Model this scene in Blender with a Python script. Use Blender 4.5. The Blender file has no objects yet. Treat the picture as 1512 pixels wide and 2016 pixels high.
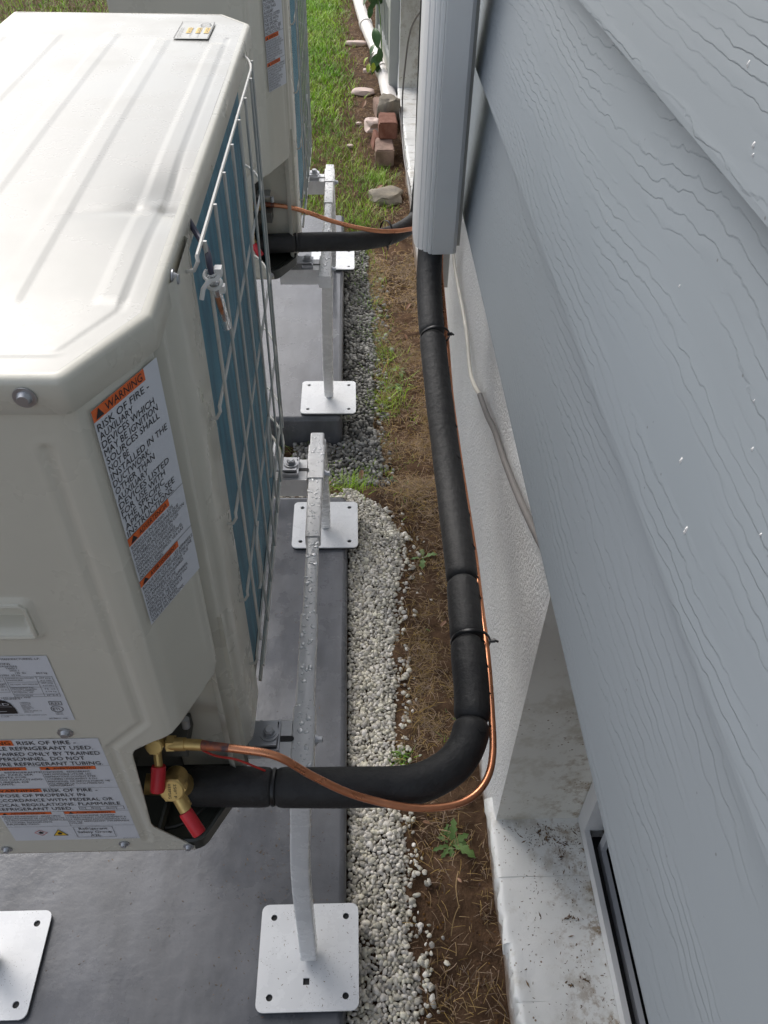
import bpy, bmesh, math, random
import numpy as np
from mathutils import Vector, Matrix, noise as mn
random.seed(7); np.random.seed(7)
S = bpy.context.scene
COL = S.collection
PI = math.pi

# ------------------------------------------------------------------ camera
cam_d = bpy.data.cameras.new('camera'); cam = bpy.data.objects.new('camera', cam_d); COL.objects.link(cam)
RM = np.array([[0.99940964, -0.00773537, 0.03347449],
               [-0.02951111, -0.69216968, 0.72113122],
               [0.01759181, -0.72169336, -0.69198933]])
cx, cy, cz = RM @ [1, 0, 0], RM @ [0, -1, 0], RM @ [0, 0, -1]
cam.matrix_world = Matrix(((cx[0], cy[0], cz[0], 0), (cx[1], cy[1], cz[1], 0), (cx[2], cy[2], cz[2], 1.6), (0, 0, 0, 1)))
cam_d.sensor_fit = 'VERTICAL'; cam_d.sensor_height = 24; cam_d.sensor_width = 18
cam_d.lens = 1612.77 / 2016 * 24
cam_d.clip_start = 0.02; cam_d.clip_end = 200
S.camera = cam
# ------------------------------------------------------------------ light
SUN_EL, SUN_AZ = 42, -32          # azimuth measured from +y towards +x
w = bpy.data.worlds.new('World'); S.world = w; w.use_nodes = True
nt = w.node_tree; bg = nt.nodes['Background']
sky = nt.nodes.new('ShaderNodeTexSky'); sky.sky_type = 'NISHITA'; sky.sun_disc = False
sky.sun_elevation = math.radians(SUN_EL); sky.sun_rotation = math.radians(SUN_AZ)
sky.air_density = 1.0; sky.dust_density = 3.0; sky.ozone_density = 1.0
hs = nt.nodes.new('ShaderNodeHueSaturation'); hs.inputs['Saturation'].default_value = 0.45; nt.links.new(sky.outputs[0], hs.inputs['Color']); nt.links.new(hs.outputs[0], bg.inputs[0]); bg.inputs[1].default_value = 0.15
sun_d = bpy.data.lights.new('sun', 'SUN'); sun = bpy.data.objects.new('sun', sun_d); COL.objects.link(sun)
sun_d.energy = 0.6; sun_d.angle = math.radians(30); sun_d.color = (1, 0.98, 0.95)
sv = Vector((math.sin(math.radians(SUN_AZ)) * math.cos(math.radians(SUN_EL)), math.cos(math.radians(SUN_AZ)) * math.cos(math.radians(SUN_EL)), math.sin(math.radians(SUN_EL))))
sun.rotation_euler = sv.to_track_quat('Z', 'Y').to_euler(); sun.location = sv * 20
S.view_settings.view_transform = 'Standard'; S.view_settings.look = 'None'
S.view_settings.gamma = 1; S.view_settings.use_curve_mapping = False
S.view_settings.exposure = 0.76
S.render.engine = 'CYCLES'
S.cycles.max_bounces = 8

# ------------------------------------------------------------------ materials
def mat(name, col, rough=0.5, metal=0.0, var=0.0, vscale=8, col2=None, bump=0.0, bscale=200, rvar=0.0, rscale=5,
        island=0.0, specks=None, spscale=60, spth=0.25, bdet=4, trans=0, alpha=1, coat=0, stretch=None, spec=0.5, ior=None, sheen=0):
    m = bpy.data.materials.new(name); m.use_nodes = True; n = m.node_tree; N = n.nodes; L = n.links
    b = N['Principled BSDF']; b.inputs['Roughness'].default_value = rough; b.inputs['Metallic'].default_value = metal
    b.inputs['Specular IOR Level'].default_value = spec
    if coat: b.inputs['Coat Weight'].default_value = coat; b.inputs['Coat Roughness'].default_value = 0.05
    if trans: b.inputs['Transmission Weight'].default_value = trans
    if ior: b.inputs['IOR'].default_value = ior
    tc = N.new('ShaderNodeTexCoord'); co = tc.outputs['Object']
    if stretch:
        mp = N.new('ShaderNodeMapping'); mp.inputs['Scale'].default_value = stretch; L.new(co, mp.inputs[0]); co = mp.outputs[0]
    def nz(sc, det=4, rough_=0.5):
        t = N.new('ShaderNodeTexNoise'); t.inputs['Scale'].default_value = sc; t.inputs['Detail'].default_value = det
        t.inputs['Roughness'].default_value = rough_; L.new(co, t.inputs[0]); return t.outputs[0]
    def rng(src, a, b_, c, d):
        t = N.new('ShaderNodeMapRange'); L.new(src, t.inputs[0]); t.inputs[1].default_value = a; t.inputs[2].default_value = b_
        t.inputs[3].default_value = c; t.inputs[4].default_value = d; return t.outputs[0]
    def mix(f, A, B):
        t = N.new('ShaderNodeMix'); t.data_type = 'RGBA'
        for s_, v in ((0, f), (6, A), (7, B)):
            if isinstance(v, (int, float)): t.inputs[s_].default_value = v
            elif isinstance(v, tuple): t.inputs[s_].default_value = (*v, 1)
            else: L.new(v, t.inputs[s_])
        return t.outputs[2]
    c = tuple(col)
    cur = c
    if col2: cur = mix(rng(nz(vscale, 6, 0.6), 0.35, 0.65, 0, 1), c, tuple(col2))
    elif var:
        cur = mix(rng(nz(vscale, 6, 0.6), 0.3, 0.7, 0, 1), tuple(x * (1 - var) for x in c), tuple(min(1, x * (1 + var)) for x in c))
    if island:
        g = N.new('ShaderNodeNewGeometry'); hs = N.new('ShaderNodeHueSaturation')
        L.new(rng(g.outputs['Random Per Island'], 0, 1, 1 - island, 1 + island), hs.inputs['Value'])
        t = N.new('ShaderNodeMath'); t.operation = 'MULTIPLY'; t.inputs[1].default_value = 7.3; L.new(g.outputs['Random Per Island'], t.inputs[0])
        t2 = N.new('ShaderNodeMath'); t2.operation = 'FRACT'; L.new(t.outputs[0], t2.inputs[0])
        L.new(rng(t2.outputs[0], 0, 1, 0.485, 0.515), hs.inputs['Hue']); L.new(rng(t2.outputs[0], 0, 1, 0.7, 1.3), hs.inputs['Saturation'])
        if isinstance(cur, tuple): hs.inputs['Color'].default_value = (*cur, 1)
        else: L.new(cur, hs.inputs['Color'])
        cur = hs.outputs[0]
    if specks:
        v = N.new('ShaderNodeTexVoronoi'); v.inputs['Scale'].default_value = spscale; L.new(co, v.inputs[0])
        ds = rng(v.outputs['Distance'], spth * 0.7, spth, 1, 0)
        gate = rng(nz(spscale * 0.13, 3), 0.52, 0.6, 0, 1)
        t = N.new('ShaderNodeMath'); t.operation = 'MULTIPLY'; L.new(ds, t.inputs[0]); L.new(gate, t.inputs[1])
        cur = mix(t.outputs[0], cur, tuple(specks))
    if isinstance(cur, tuple): b.inputs['Base Color'].default_value = (*cur, 1)
    else: L.new(cur, b.inputs['Base Color'])
    if rvar:
        L.new(rng(nz(rscale, 5, 0.6), 0.35, 0.65, max(0.03, rough - rvar), min(1, rough + rvar)), b.inputs['Roughness'])
    if bump:
        bp = N.new('ShaderNodeBump'); bp.inputs['Strength'].default_value = 1; bp.inputs['Distance'].default_value = bump
        L.new(nz(bscale, bdet, 0.6), bp.inputs['Height']); L.new(bp.outputs[0], b.inputs['Normal'])
    if alpha < 1: b.inputs['Alpha'].default_value = alpha
    return m

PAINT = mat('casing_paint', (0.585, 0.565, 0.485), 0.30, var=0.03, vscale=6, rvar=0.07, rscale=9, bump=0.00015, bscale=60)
PAINT_DIMMED = mat('casing_paint_dimmed', (0.335, 0.330, 0.300), 0.27, var=0.015, vscale=5, rvar=0.09, rscale=10, bump=0.00016, bscale=30)  # same casing paint, colour lowered to hold back the light on the top panel
PAINT_IN = mat('casing_inner_paint', (0.42, 0.40, 0.35), 0.45, var=0.05)
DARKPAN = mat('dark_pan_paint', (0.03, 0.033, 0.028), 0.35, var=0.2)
CAVITY = mat('cavity_shade_grey', (0.10, 0.10, 0.09), 0.6, var=0.3, vscale=20)  # dark grey standing in for the shade inside the unit
WIREM = mat('guard_wire_coating', (0.54, 0.53, 0.49), 0.4, var=0.06, vscale=30)
STANDM = mat('stand_white_coat', (0.70, 0.70, 0.70), 0.24, var=0.03, vscale=14, rvar=0.16, rscale=45, bump=0.00022, bscale=60)
PLATEM = mat('plate_white_coat', (0.66, 0.67, 0.68), 0.28, var=0.03, vscale=10, rvar=0.15, rscale=25, bump=0.0002, bscale=60, specks=(0.12, 0.1, 0.08), spscale=260, spth=0.16)
RUBBER = mat('black_rubber', (0.012, 0.012, 0.013), 0.6)
ZINC = mat('zinc_steel', (0.42, 0.43, 0.45), 0.34, metal=0.65)
FOAM = mat('black_foam', (0.016, 0.016, 0.017), 0.6, col2=(0.024, 0.024, 0.024), vscale=45, bump=0.0022, bscale=75, bdet=8, spec=0.45)
TIE = mat('black_nylon', (0.01, 0.01, 0.011), 0.35)
COPPER = mat('copper', (0.80, 0.36, 0.20), 0.3, metal=0.85, col2=(0.66, 0.27, 0.14), vscale=25, rvar=0.1, rscale=30)
BURNT = mat('brazed_copper', (0.55, 0.16, 0.06), 0.5, metal=0.5, col2=(0.10, 0.07, 0.08), vscale=70, rvar=0.15, rscale=60)
BRASS = mat('brass', (0.62, 0.44, 0.17), 0.4, metal=0.65, var=0.15, vscale=60)
REDCAP = mat('red_rubber', (0.55, 0.02, 0.03), 0.45, var=0.1, vscale=50)
WHITEPL = mat('white_plastic', (0.7, 0.7, 0.68), 0.4)
CLEARPL = mat('clear_plastic', (0.75, 0.78, 0.8), 0.12, trans=0.8, ior=1.2)
DARKWIRE = mat('dark_lead', (0.05, 0.05, 0.08), 0.35)
COVERM = mat('line_cover_pvc', (0.74, 0.74, 0.73), 0.42, var=0.02, vscale=4, bump=0.0001, bscale=90)
PVC = mat('white_pvc', (0.72, 0.68, 0.65), 0.35, var=0.1, vscale=9)
STICKER = mat('sticker_white', (0.62, 0.64, 0.68), 0.4, var=0.02)
ORANGE = mat('sticker_orange', (0.72, 0.13, 0.02), 0.4, var=0.04, vscale=30)
YELLOW = mat('sticker_yellow', (0.8, 0.5, 0.03), 0.4)
INK = mat('black_ink', (0.012, 0.012, 0.014), 0.5)
REDINK = mat('red_ink', (0.5, 0.03, 0.02), 0.5)
SOIL = mat('soil', (0.058, 0.034, 0.020), 0.95, col2=(0.135, 0.080, 0.047), vscale=22, bump=0.006, bscale=170, bdet=10, spec=0.15)
WGRAVEL = mat('white_pebble', (0.58, 0.545, 0.47), 0.6, var=0.18, vscale=90, island=0.36, bump=0.0004, bscale=300, spec=0.3)
GGRAVEL = mat('grey_pebble', (0.20, 0.195, 0.18), 0.55, var=0.25, vscale=70, island=0.75, bump=0.0004, bscale=260, spec=0.4)
GRASSM = mat('grass_blade', (0.19, 0.40, 0.018), 0.5, col2=(0.38, 0.52, 0.07), vscale=4, island=0.5, spec=0.3)
DRYM = mat('dry_straw', (0.27, 0.185, 0.10), 0.7, island=0.6, spec=0.2)
DEADLEAF = mat('dead_leaf', (0.30, 0.15, 0.06), 0.6, island=0.5)
DEBRIS = mat('dark_debris', (0.13, 0.08, 0.042), 0.8, island=0.5)
WEEDM = mat('weed_leaf', (0.075, 0.155, 0.028), 0.45, col2=(0.12, 0.20, 0.05), vscale=60, bump=0.0006, bscale=150)
YLEAF = mat('yellow_green_leaf', (0.30, 0.36, 0.03), 0.45, var=0.15, vscale=30)
VINEM = mat('vine_leaf', (0.03, 0.09, 0.025), 0.4, col2=(0.07, 0.15, 0.035), vscale=30)
BRICKM = mat('red_brick', (0.17, 0.06, 0.035), 0.85, col2=(0.26, 0.12, 0.08), vscale=25, bump=0.002, bscale=120)
BRICK2 = mat('pinkish_brick', (0.17, 0.11, 0.08), 0.85, col2=(0.36, 0.24, 0.19), vscale=12, bump=0.002, bscale=120)
STONEM = mat('grey_rock', (0.17, 0.15, 0.12), 0.85, col2=(0.28, 0.24, 0.18), vscale=14, bump=0.003, bscale=80)
PINKST = mat('pale_stone', (0.62, 0.48, 0.42), 0.7, var=0.1, vscale=20, bump=0.002, bscale=60)
GATEM = mat('grey_gate_paint', (0.36, 0.37, 0.36), 0.5, var=0.06, vscale=6)
PANELW = mat('pale_panel', (0.50, 0.49, 0.45), 0.5, var=0.06)
WINM = mat('window_vinyl', (0.62, 0.62, 0.62), 0.4, var=0.04, vscale=12)
SASHM = mat('window_sash', (0.40, 0.41, 0.43), 0.4, var=0.04)
GLASS = mat('window_glass', (0.02, 0.022, 0.025), 0.05, spec=0.8)
CABLEW = mat('white_cable', (0.62, 0.59, 0.52), 0.45, var=0.08)
CABLEG = mat('grey_cable', (0.16, 0.15, 0.145), 0.5, var=0.1)
TRIMW = mat('white_trim', (0.55, 0.54, 0.50), 0.5, var=0.08)
FLAKE = mat('paint_fleck', (0.75, 0.74, 0.72), 0.6)

def special_mats(RLO=0.13, RHI=0.40):
    # concrete pad: damp grey, streaky gloss
    m = mat('damp_concrete', (0.17, 0.172, 0.182), 0.3); N = m.node_tree.nodes; L = m.node_tree.links; b = N['Principled BSDF']
    tc = N.new('ShaderNodeTexCoord')
    def nz(sc, det=5, st=(1, 1, 1), loc=(0, 0, 0), r=0.6):
        mp = N.new('ShaderNodeMapping'); mp.inputs['Scale'].default_value = st; mp.inputs['Location'].default_value = loc; L.new(tc.outputs['Object'], mp.inputs[0])
        t = N.new('ShaderNodeTexNoise'); t.inputs['Scale'].default_value = sc; t.inputs['Detail'].default_value = det; t.inputs['Roughness'].default_value = r
        L.new(mp.outputs[0], t.inputs[0]); return t.outputs[0]
    def ramp(src, stops):
        t = N.new('ShaderNodeValToRGB'); e = t.color_ramp.elements
        while len(e) < len(stops): e.new(0.5)
        for k, (p, c) in enumerate(stops): e[k].position = p; e[k].color = (*c, 1)
        L.new(src, t.inputs[0]); return t.outputs[0]
    def mixc(f, A, B, mode='MIX'):
        t = N.new('ShaderNodeMix'); t.data_type = 'RGBA'; t.blend_type = mode
        for s_, v in ((0, f), (6, A), (7, B)):
            if isinstance(v, (int, float)): t.inputs[s_].default_value = v
            elif isinstance(v, tuple): t.inputs[s_].default_value = (*v, 1)
            else: L.new(v, t.inputs[s_])
        return t.outputs[2]
    base = ramp(nz(5, 8), [(0.3, (0.082, 0.086, 0.095)), (0.5, (0.102, 0.106, 0.117)), (0.7, (0.118, 0.122, 0.134))])
    str_ = ramp(nz(7, 6, (3.0, 1, 1)), [(0.35, (0.82, 0.82, 0.82)), (0.65, (1.12, 1.12, 1.12))])
    c = mixc(1.0, base, str_, 'MULTIPLY')
    v = N.new('ShaderNodeTexVoronoi'); v.inputs['Scale'].default_value = 120; L.new(tc.outputs['Object'], v.inputs[0])
    sp = ramp(v.outputs['Distance'], [(0.10, (1, 1, 1)), (0.16, (0, 0, 0))]); gate = ramp(nz(14, 4), [(0.52, (0, 0, 0)), (0.62, (1, 1, 1))])
    c = mixc(mixc(1.0, sp, gate, 'MULTIPLY'), c, (0.045, 0.04, 0.035))
    L.new(c, b.inputs['Base Color'])
    rr = ramp(nz(3.5, 7, (1, 1, 1), (3, 1, 0), 0.65), [(0.38, (RLO, RLO, RLO)), (0.6, (RHI, RHI, RHI))])
    L.new(rr, b.inputs['Roughness'])
    bp = N.new('ShaderNodeBump'); bp.inputs['Distance'].default_value = 0.0011
    hh = mixc(0.35, nz(38, 8, (1, 1, 1)), nz(9, 4, (1, 2, 1)))
    L.new(hh, bp.inputs['Height']); L.new(bp.outputs[0], b.inputs['Normal'])
    # siding: embossed cedar grain made of sheared contour steps
    m2 = mat('siding_paint', (0.30, 0.325, 0.345), 0.55); N = m2.node_tree.nodes; L = m2.node_tree.links; b2 = N['Principled BSDF']
    tc = N.new('ShaderNodeTexCoord')
    def nz2(sc, det, st, loc=(0, 0, 0), r=0.5, dist=0.0):
        mp = N.new('ShaderNodeMapping'); mp.inputs['Scale'].default_value = st; mp.inputs['Location'].default_value = loc; L.new(tc.outputs['Object'], mp.inputs[0])
        t = N.new('ShaderNodeTexNoise'); t.inputs['Scale'].default_value = sc; t.inputs['Detail'].default_value = det; t.inputs['Roughness'].default_value = r
        t.inputs['Distortion'].default_value = dist
        L.new(mp.outputs[0], t.inputs[0]); return t.outputs[0]
    def mth(op, a, bb=None):
        t = N.new('ShaderNodeMath'); t.operation = op
        for k, v in enumerate((a, bb)):
            if v is None: continue
            if isinstance(v, (int, float)): t.inputs[k].default_value = v
            else: L.new(v, t.inputs[k])
        return t.outputs[0]
    low = nz2(3.0, 1.5, (1, 0.50, 1.7)); jag = nz2(60, 4, (1, 0.6, 1))
    sxz = N.new('ShaderNodeSeparateXYZ'); L.new(tc.outputs['Object'], sxz.inputs[0]); field = mth('ADD', mth('ADD', mth('MULTIPLY', low, 13.0), mth('MULTIPLY', jag, 1.3)), mth('MULTIPLY', sxz.outputs[2], 95.0))
    fr = mth('FRACT', field)
    t = N.new('ShaderNodeMapRange'); t.interpolation_type = 'SMOOTHSTEP'; L.new(fr, t.inputs[0]); t.inputs[1].default_value = 0.0; t.inputs[2].default_value = 0.14; t.inputs[3].default_value = 0; t.inputs[4].default_value = 1
    saw = mth('MULTIPLY', t.outputs[0], mth('SUBTRACT', 1.0, mth('MULTIPLY', fr, 0.95)))
    amp = nz2(6, 4, (1, 0.7, 5.0), (5, 2, 1)); t3 = N.new('ShaderNodeMapRange'); L.new(amp, t3.inputs[0]); t3.inputs[1].default_value = 0.38; t3.inputs[2].default_value = 0.56
    hgt = mth('MULTIPLY', saw, t3.outputs[0])
    hgt = mth('ADD', hgt, mth('MULTIPLY', nz2(55, 4, (1, 0.12, 1.3)), 0.30))
    bp = N.new('ShaderNodeBump'); bp.inputs['Distance'].default_value = 0.00038; bp.inputs['Strength'].default_value = 1.0
    L.new(hgt, bp.inputs['Height']); L.new(bp.outputs[0], b2.inputs['Normal'])
    cm = nz2(2.0, 4, (1, 1, 1)); r = N.new('ShaderNodeValToRGB'); L.new(cm, r.inputs[0])
    r.color_ramp.elements[0].position = 0.3; r.color_ramp.elements[0].color = (0.240, 0.270, 0.293, 1)
    r.color_ramp.elements[1].position = 0.7; r.color_ramp.elements[1].color = (0.256, 0.286, 0.314, 1)
    v = N.new('ShaderNodeTexVoronoi'); v.inputs['Scale'].default_value = 45; L.new(tc.outputs['Object'], v.inputs[0])
    s1 = N.new('ShaderNodeMapRange'); L.new(v.outputs['Distance'], s1.inputs[0]); s1.inputs[1].default_value = 0.03; s1.inputs[2].default_value = 0.06; s1.inputs[3].default_value = 0.8; s1.inputs[4].default_value = 0
    mx = N.new('ShaderNodeMix'); mx.data_type = 'RGBA'; L.new(s1.outputs[0], mx.inputs[0]); L.new(r.outputs[0], mx.inputs[6]); mx.inputs[7].default_value = (0.12, 0.12, 0.12, 1)
    L.new(mx.outputs[2], b2.inputs['Base Color'])
    # painted foundation: rough stucco, dirt splashed up from the soil
    def fmat(name, bump, bscale, colA, colB, dirt_h, speck):
        m3 = mat(name, colA, 0.5); N = m3.node_tree.nodes; L = m3.node_tree.links; b3 = N['Principled BSDF']
        tc = N.new('ShaderNodeTexCoord'); sx = N.new('ShaderNodeSeparateXYZ'); L.new(tc.outputs['Object'], sx.inputs[0])
        def nzz(sc, det=5, r=0.6):
            t = N.new('ShaderNodeTexNoise'); t.inputs['Scale'].default_value = sc; t.inputs['Detail'].default_value = det; t.inputs['Roughness'].default_value = r
            L.new(tc.outputs['Object'], t.inputs[0]); return t.outputs[0]
        def mm(op, a, bb):
            t = N.new('ShaderNodeMath'); t.operation = op
            for k, v in enumerate((a, bb)):
                if isinstance(v, (int, float)): t.inputs[k].default_value = v
                else: L.new(v, t.inputs[k])
            return t.outputs[0]
        def rg(src, a, bb, c_, d):
            t = N.new('ShaderNodeMapRange'); L.new(src, t.inputs[0])
            for k, v in zip((1, 2, 3, 4), (a, bb, c_, d)): t.inputs[k].default_value = v
            return t.outputs[0]
        def mc(f, A, B):
            t = N.new('ShaderNodeMix'); t.data_type = 'RGBA'; L.new(f, t.inputs[0])
            for s_, v in ((6, A), (7, B)):
                if isinstance(v, tuple): t.inputs[s_].default_value = (*v, 1)
                else: L.new(v, t.inputs[s_])
            return t.outputs[2]
        c = mc(rg(nzz(6), 0.35, 0.65, 0, 1), colA, colB)
        if dirt_h:
            zz = mm('ADD', sx.outputs[2], mm('MULTIPLY', mm('SUBTRACT', nzz(22, 6, 0.7), 0.5), 0.16))
            c = mc(rg(zz, -0.03, dirt_h, 0.9, 0), c, (0.20, 0.13, 0.08))
        if speck:
            v = N.new('ShaderNodeTexVoronoi'); v.inputs['Scale'].default_value = 95; L.new(tc.outputs['Object'], v.inputs[0])
            f = mm('MULTIPLY', rg(v.outputs['Distance'], 0.12, 0.2, 1, 0), rg(nzz(10, 4), 0.5, 0.6, 0, 1))
            c = mc(f, c, (0.20, 0.14, 0.085))
            c = mc(rg(nzz(13, 5, 0.7), 0.52, 0.70, 0, 0.6), c, (0.36, 0.31, 0.22))
            f2 = mm('MULTIPLY', rg(nzz(34, 6, 0.75), 0.50, 0.62, 0, 1), rg(sx.outputs[0], 0.30, 0.41, 0, 0.85)); c = mc(f2, c, (0.27, 0.19, 0.11))
        L.new(c, b3.inputs['Base Color']); b3.inputs['Roughness'].default_value = 0.42
        bp = N.new('ShaderNodeBump'); bp.inputs['Distance'].default_value = bump; L.new(nzz(bscale, 5, 0.65), bp.inputs['Height']); L.new(bp.outputs[0], b3.inputs['Normal'])
        return m3
    FA = fmat('painted_foundation', 0.0085, 150, (0.72, 0.73, 0.73), (0.80, 0.81, 0.81), 0.035, False)
    FB = fmat('painted_sill_brick', 0.0012, 55, (0.72, 0.72, 0.69), (0.80, 0.80, 0.78), 0, True)
    FJ = fmat('painted_jamb', 0.0006, 60, (0.62, 0.60, 0.54), (0.68, 0.66, 0.60), 0, True)
    # coil: fine vertical fins with blue coating
    m4 = mat('coil_fins', (0.045, 0.15, 0.22), 0.45); N = m4.node_tree.nodes; L = m4.node_tree.links; b4 = N['Principled BSDF']
    tc = N.new('ShaderNodeTexCoord'); wv = N.new('ShaderNodeTexWave'); wv.bands_direction = 'Y'; wv.inputs['Scale'].default_value = 160; L.new(tc.outputs['Object'], wv.inputs[0])
    bp = N.new('ShaderNodeBump'); bp.inputs['Distance'].default_value = 0.0012; L.new(wv.outputs[0], bp.inputs['Height']); L.new(bp.outputs[0], b4.inputs['Normal'])
    mp = N.new('ShaderNodeMapping'); mp.inputs['Scale'].default_value = (1, 14, 2); mp.inputs['Rotation'].default_value = (0.3, 0, 0); L.new(tc.outputs['Object'], mp.inputs[0])
    t = N.new('ShaderNodeTexNoise'); t.inputs['Scale'].default_value = 5; t.inputs['Detail'].default_value = 5; L.new(mp.outputs[0], t.inputs[0])
    r = N.new('ShaderNodeValToRGB'); L.new(t.outputs[0], r.inputs[0]); r.color_ramp.elements[0].position = 0.35; r.color_ramp.elements[0].color = (0.035, 0.18, 0.27, 1)
    r.color_ramp.elements[1].position = 0.68; r.color_ramp.elements[1].color = (0.08, 0.31, 0.43, 1)
    L.new(r.outputs[0], b4.inputs['Base Color'])
    return m, m2, FA, FB, FJ, m4
PADM, SIDING, FOUND, SILLB, JAMBM, COILM = special_mats()
PADWET = special_mats(0.10, 0.34)[0]

# ------------------------------------------------------------------ helpers
def link(name, me, m, parent=None, loc=None, smooth=True, autos=None):
    if isinstance(me, MB): me = me.mesh(name)
    if isinstance(me, bmesh.types.BMesh):
        bm = me; me = bpy.data.meshes.new(name); bm.to_mesh(me); bm.free()
    if m is not None and not me.materials: me.materials.append(m)
    if smooth:
        me.polygons.foreach_set('use_smooth', [True] * len(me.polygons))
        me.set_sharp_from_angle(angle=math.radians(autos or 35))
    o = bpy.data.objects.new(name, me); COL.objects.link(o)
    if parent: o.parent = parent
    if loc: o.location = loc
    return o
def tag(o, label=None, cat=None, group=None, kind=None):
    if label: o['label'] = label
    if cat: o['category'] = cat
    if group: o['group'] = group
    if kind: o['kind'] = kind
    return o
def empty(name, loc=(0, 0, 0)):
    o = bpy.data.objects.new(name, None); COL.objects.link(o); o.location = loc; o.empty_display_size = 0.1; return o
def thing(name, label, cat, loc=(0, 0, 0), group=None): return tag(empty(name, loc), label, cat, group)
def reloc(root):            # parts are modelled in world coordinates; keep them there under a moved empty
    for c in root.children:
        if not c.get('_k'): c.location = Vector(c.location) - root.location
def copy_tree(o, parent=None):
    c = o.copy(); COL.objects.link(c); c.parent = parent
    for ch in o.children: copy_tree(ch, c)
    return c

class MB:
    def __init__(s): s.v = []; s.f = []
    def add(s, vs, fs):
        k = len(s.v); s.v += [tuple(p) for p in vs]; s.f += [tuple(i + k for i in f) for f in fs]
    def box(s, a, b):
        x0, y0, z0 = a; x1, y1, z1 = b
        s.add([(x0, y0, z0), (x1, y0, z0), (x1, y1, z0), (x0, y1, z0), (x0, y0, z1), (x1, y0, z1), (x1, y1, z1), (x0, y1, z1)],
              [(0, 3, 2, 1), (4, 5, 6, 7), (0, 1, 5, 4), (1, 2, 6, 5), (2, 3, 7, 6), (3, 0, 4, 7)])
    def prism(s, poly, z0, z1):
        n = len(poly); s.add([(x, y, z0) for x, y in poly] + [(x, y, z1) for x, y in poly],
                             [tuple(reversed(range(n))), tuple(range(n, 2 * n))] + [(i, (i + 1) % n, n + (i + 1) % n, n + i) for i in range(n)])
    def sweep(s, pts, prof, closed_prof=True, cap=True, scale=None, up=None):
        pts = [Vector(p) for p in pts]; n = len(prof); T = []
        for i in range(len(pts)):
            a = pts[max(0, i - 1)]; b = pts[min(len(pts) - 1, i + 1)]; T.append((b - a).normalized())
        u = Vector(up) if up else (Vector((0, 0, 1)) if abs(T[0].z) < 0.9 else Vector((0, 1, 0)))
        u = (u - T[0] * u.dot(T[0])).normalized(); vs = []
        for i, p in enumerate(pts):
            if i: u = (u - T[i] * u.dot(T[i])).normalized()
            r = T[i].cross(u); k = scale[i] if scale else 1
            for (a, b) in prof: vs.append(p + r * a * k + u * b * k)
        fs = []
        for i in range(len(pts) - 1):
            for j in range(n):
                j2 = (j + 1) % n; fs.append((i * n + j, i * n + j2, (i + 1) * n + j2, (i + 1) * n + j))
        if cap: fs.append(tuple(reversed(range(n)))); fs.append(tuple(range((len(pts) - 1) * n, len(pts) * n)))
        s.add(vs, fs)
    def tube(s, pts, r, n=12, cap=True, scale=None):
        s.sweep(pts, [(r * math.cos(2 * PI * k / n), r * math.sin(2 * PI * k / n)) for k in range(n)], cap=cap, scale=scale)
    def mesh(s, name):
        me = bpy.data.meshes.new(name); me.from_pydata(s.v, [], s.f); me.update(); return me
def rprof(w, h, r, n=3):     # rounded rectangle profile
    P = []
    for (sx, sy, a0) in ((1, 1, 0), (-1, 1, 90), (-1, -1, 180), (1, -1, 270)):
        for k in range(n + 1):
            a = math.radians(a0 + 90 * k / n); P.append((sx * (w / 2 - r) + r * math.cos(a), sy * (h / 2 - r) + r * math.sin(a)))
    return P
def smooth_path(P, k=6):
    P = [Vector(p) for p in P]; out = []
    for i in range(len(P) - 1):
        p0 = P[max(0, i - 1)]; p1 = P[i]; p2 = P[i + 1]; p3 = P[min(len(P) - 1, i + 2)]
        for j in range(k):
            t = j / k
            out.append(0.5 * ((2 * p1) + (p2 - p0) * t + (2 * p0 - 5 * p1 + 4 * p2 - p3) * t * t + (3 * p1 - p0 - 3 * p2 + p3) * t ** 3))
    out.append(P[-1]); return out
def rpoly(pts, r, n=5):      # round the corners of a convex ccw polygon
    out = []; m = len(pts)
    for i in range(m):
        p = Vector(pts[i]); a = (Vector(pts[i - 1]) - p).normalized(); b = (Vector(pts[(i + 1) % m]) - p).normalized()
        ang = a.angle(b); d = r / math.tan(ang / 2); rr = r[i] if isinstance(r, (list, tuple)) else r
        c = p + (a + b).normalized() * (r / math.sin(ang / 2)); s0 = p + a * d; e0 = p + b * d
        v0 = s0 - c; v1 = e0 - c; th = v0.angle(v1); sg = 1 if v0.x * v1.y - v0.y * v1.x > 0 else -1
        for k in range(n + 1):
            t = sg * th * k / n; out.append((c.x + v0.x * math.cos(t) - v0.y * math.sin(t), c.y + v0.x * math.sin(t) + v0.y * math.cos(t)))
    return out
def inset(pts, d):
    out = []; m = len(pts)
    for i in range(m):
        p = Vector(pts[i]); e1 = (p - Vector(pts[i - 1])).normalized(); e2 = (Vector(pts[(i + 1) % m]) - p).normalized()
        n1 = Vector((-e1.y, e1.x)); n2 = Vector((-e2.y, e2.x)); k = (n1 + n2); k = k / max(1e-6, k.length_squared) * 2
        out.append((p.x + k.x * d, p.y + k.y * d))
    return out
def pip(x, y, poly):
    c = False; n = len(poly); j = n - 1
    for i in range(n):
        xi, yi = poly[i]; xj, yj = poly[j]
        if (yi > y) != (yj > y) and x < (xj - xi) * (y - yi) / (yj - yi) + xi: c = not c
        j = i
    return c
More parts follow.
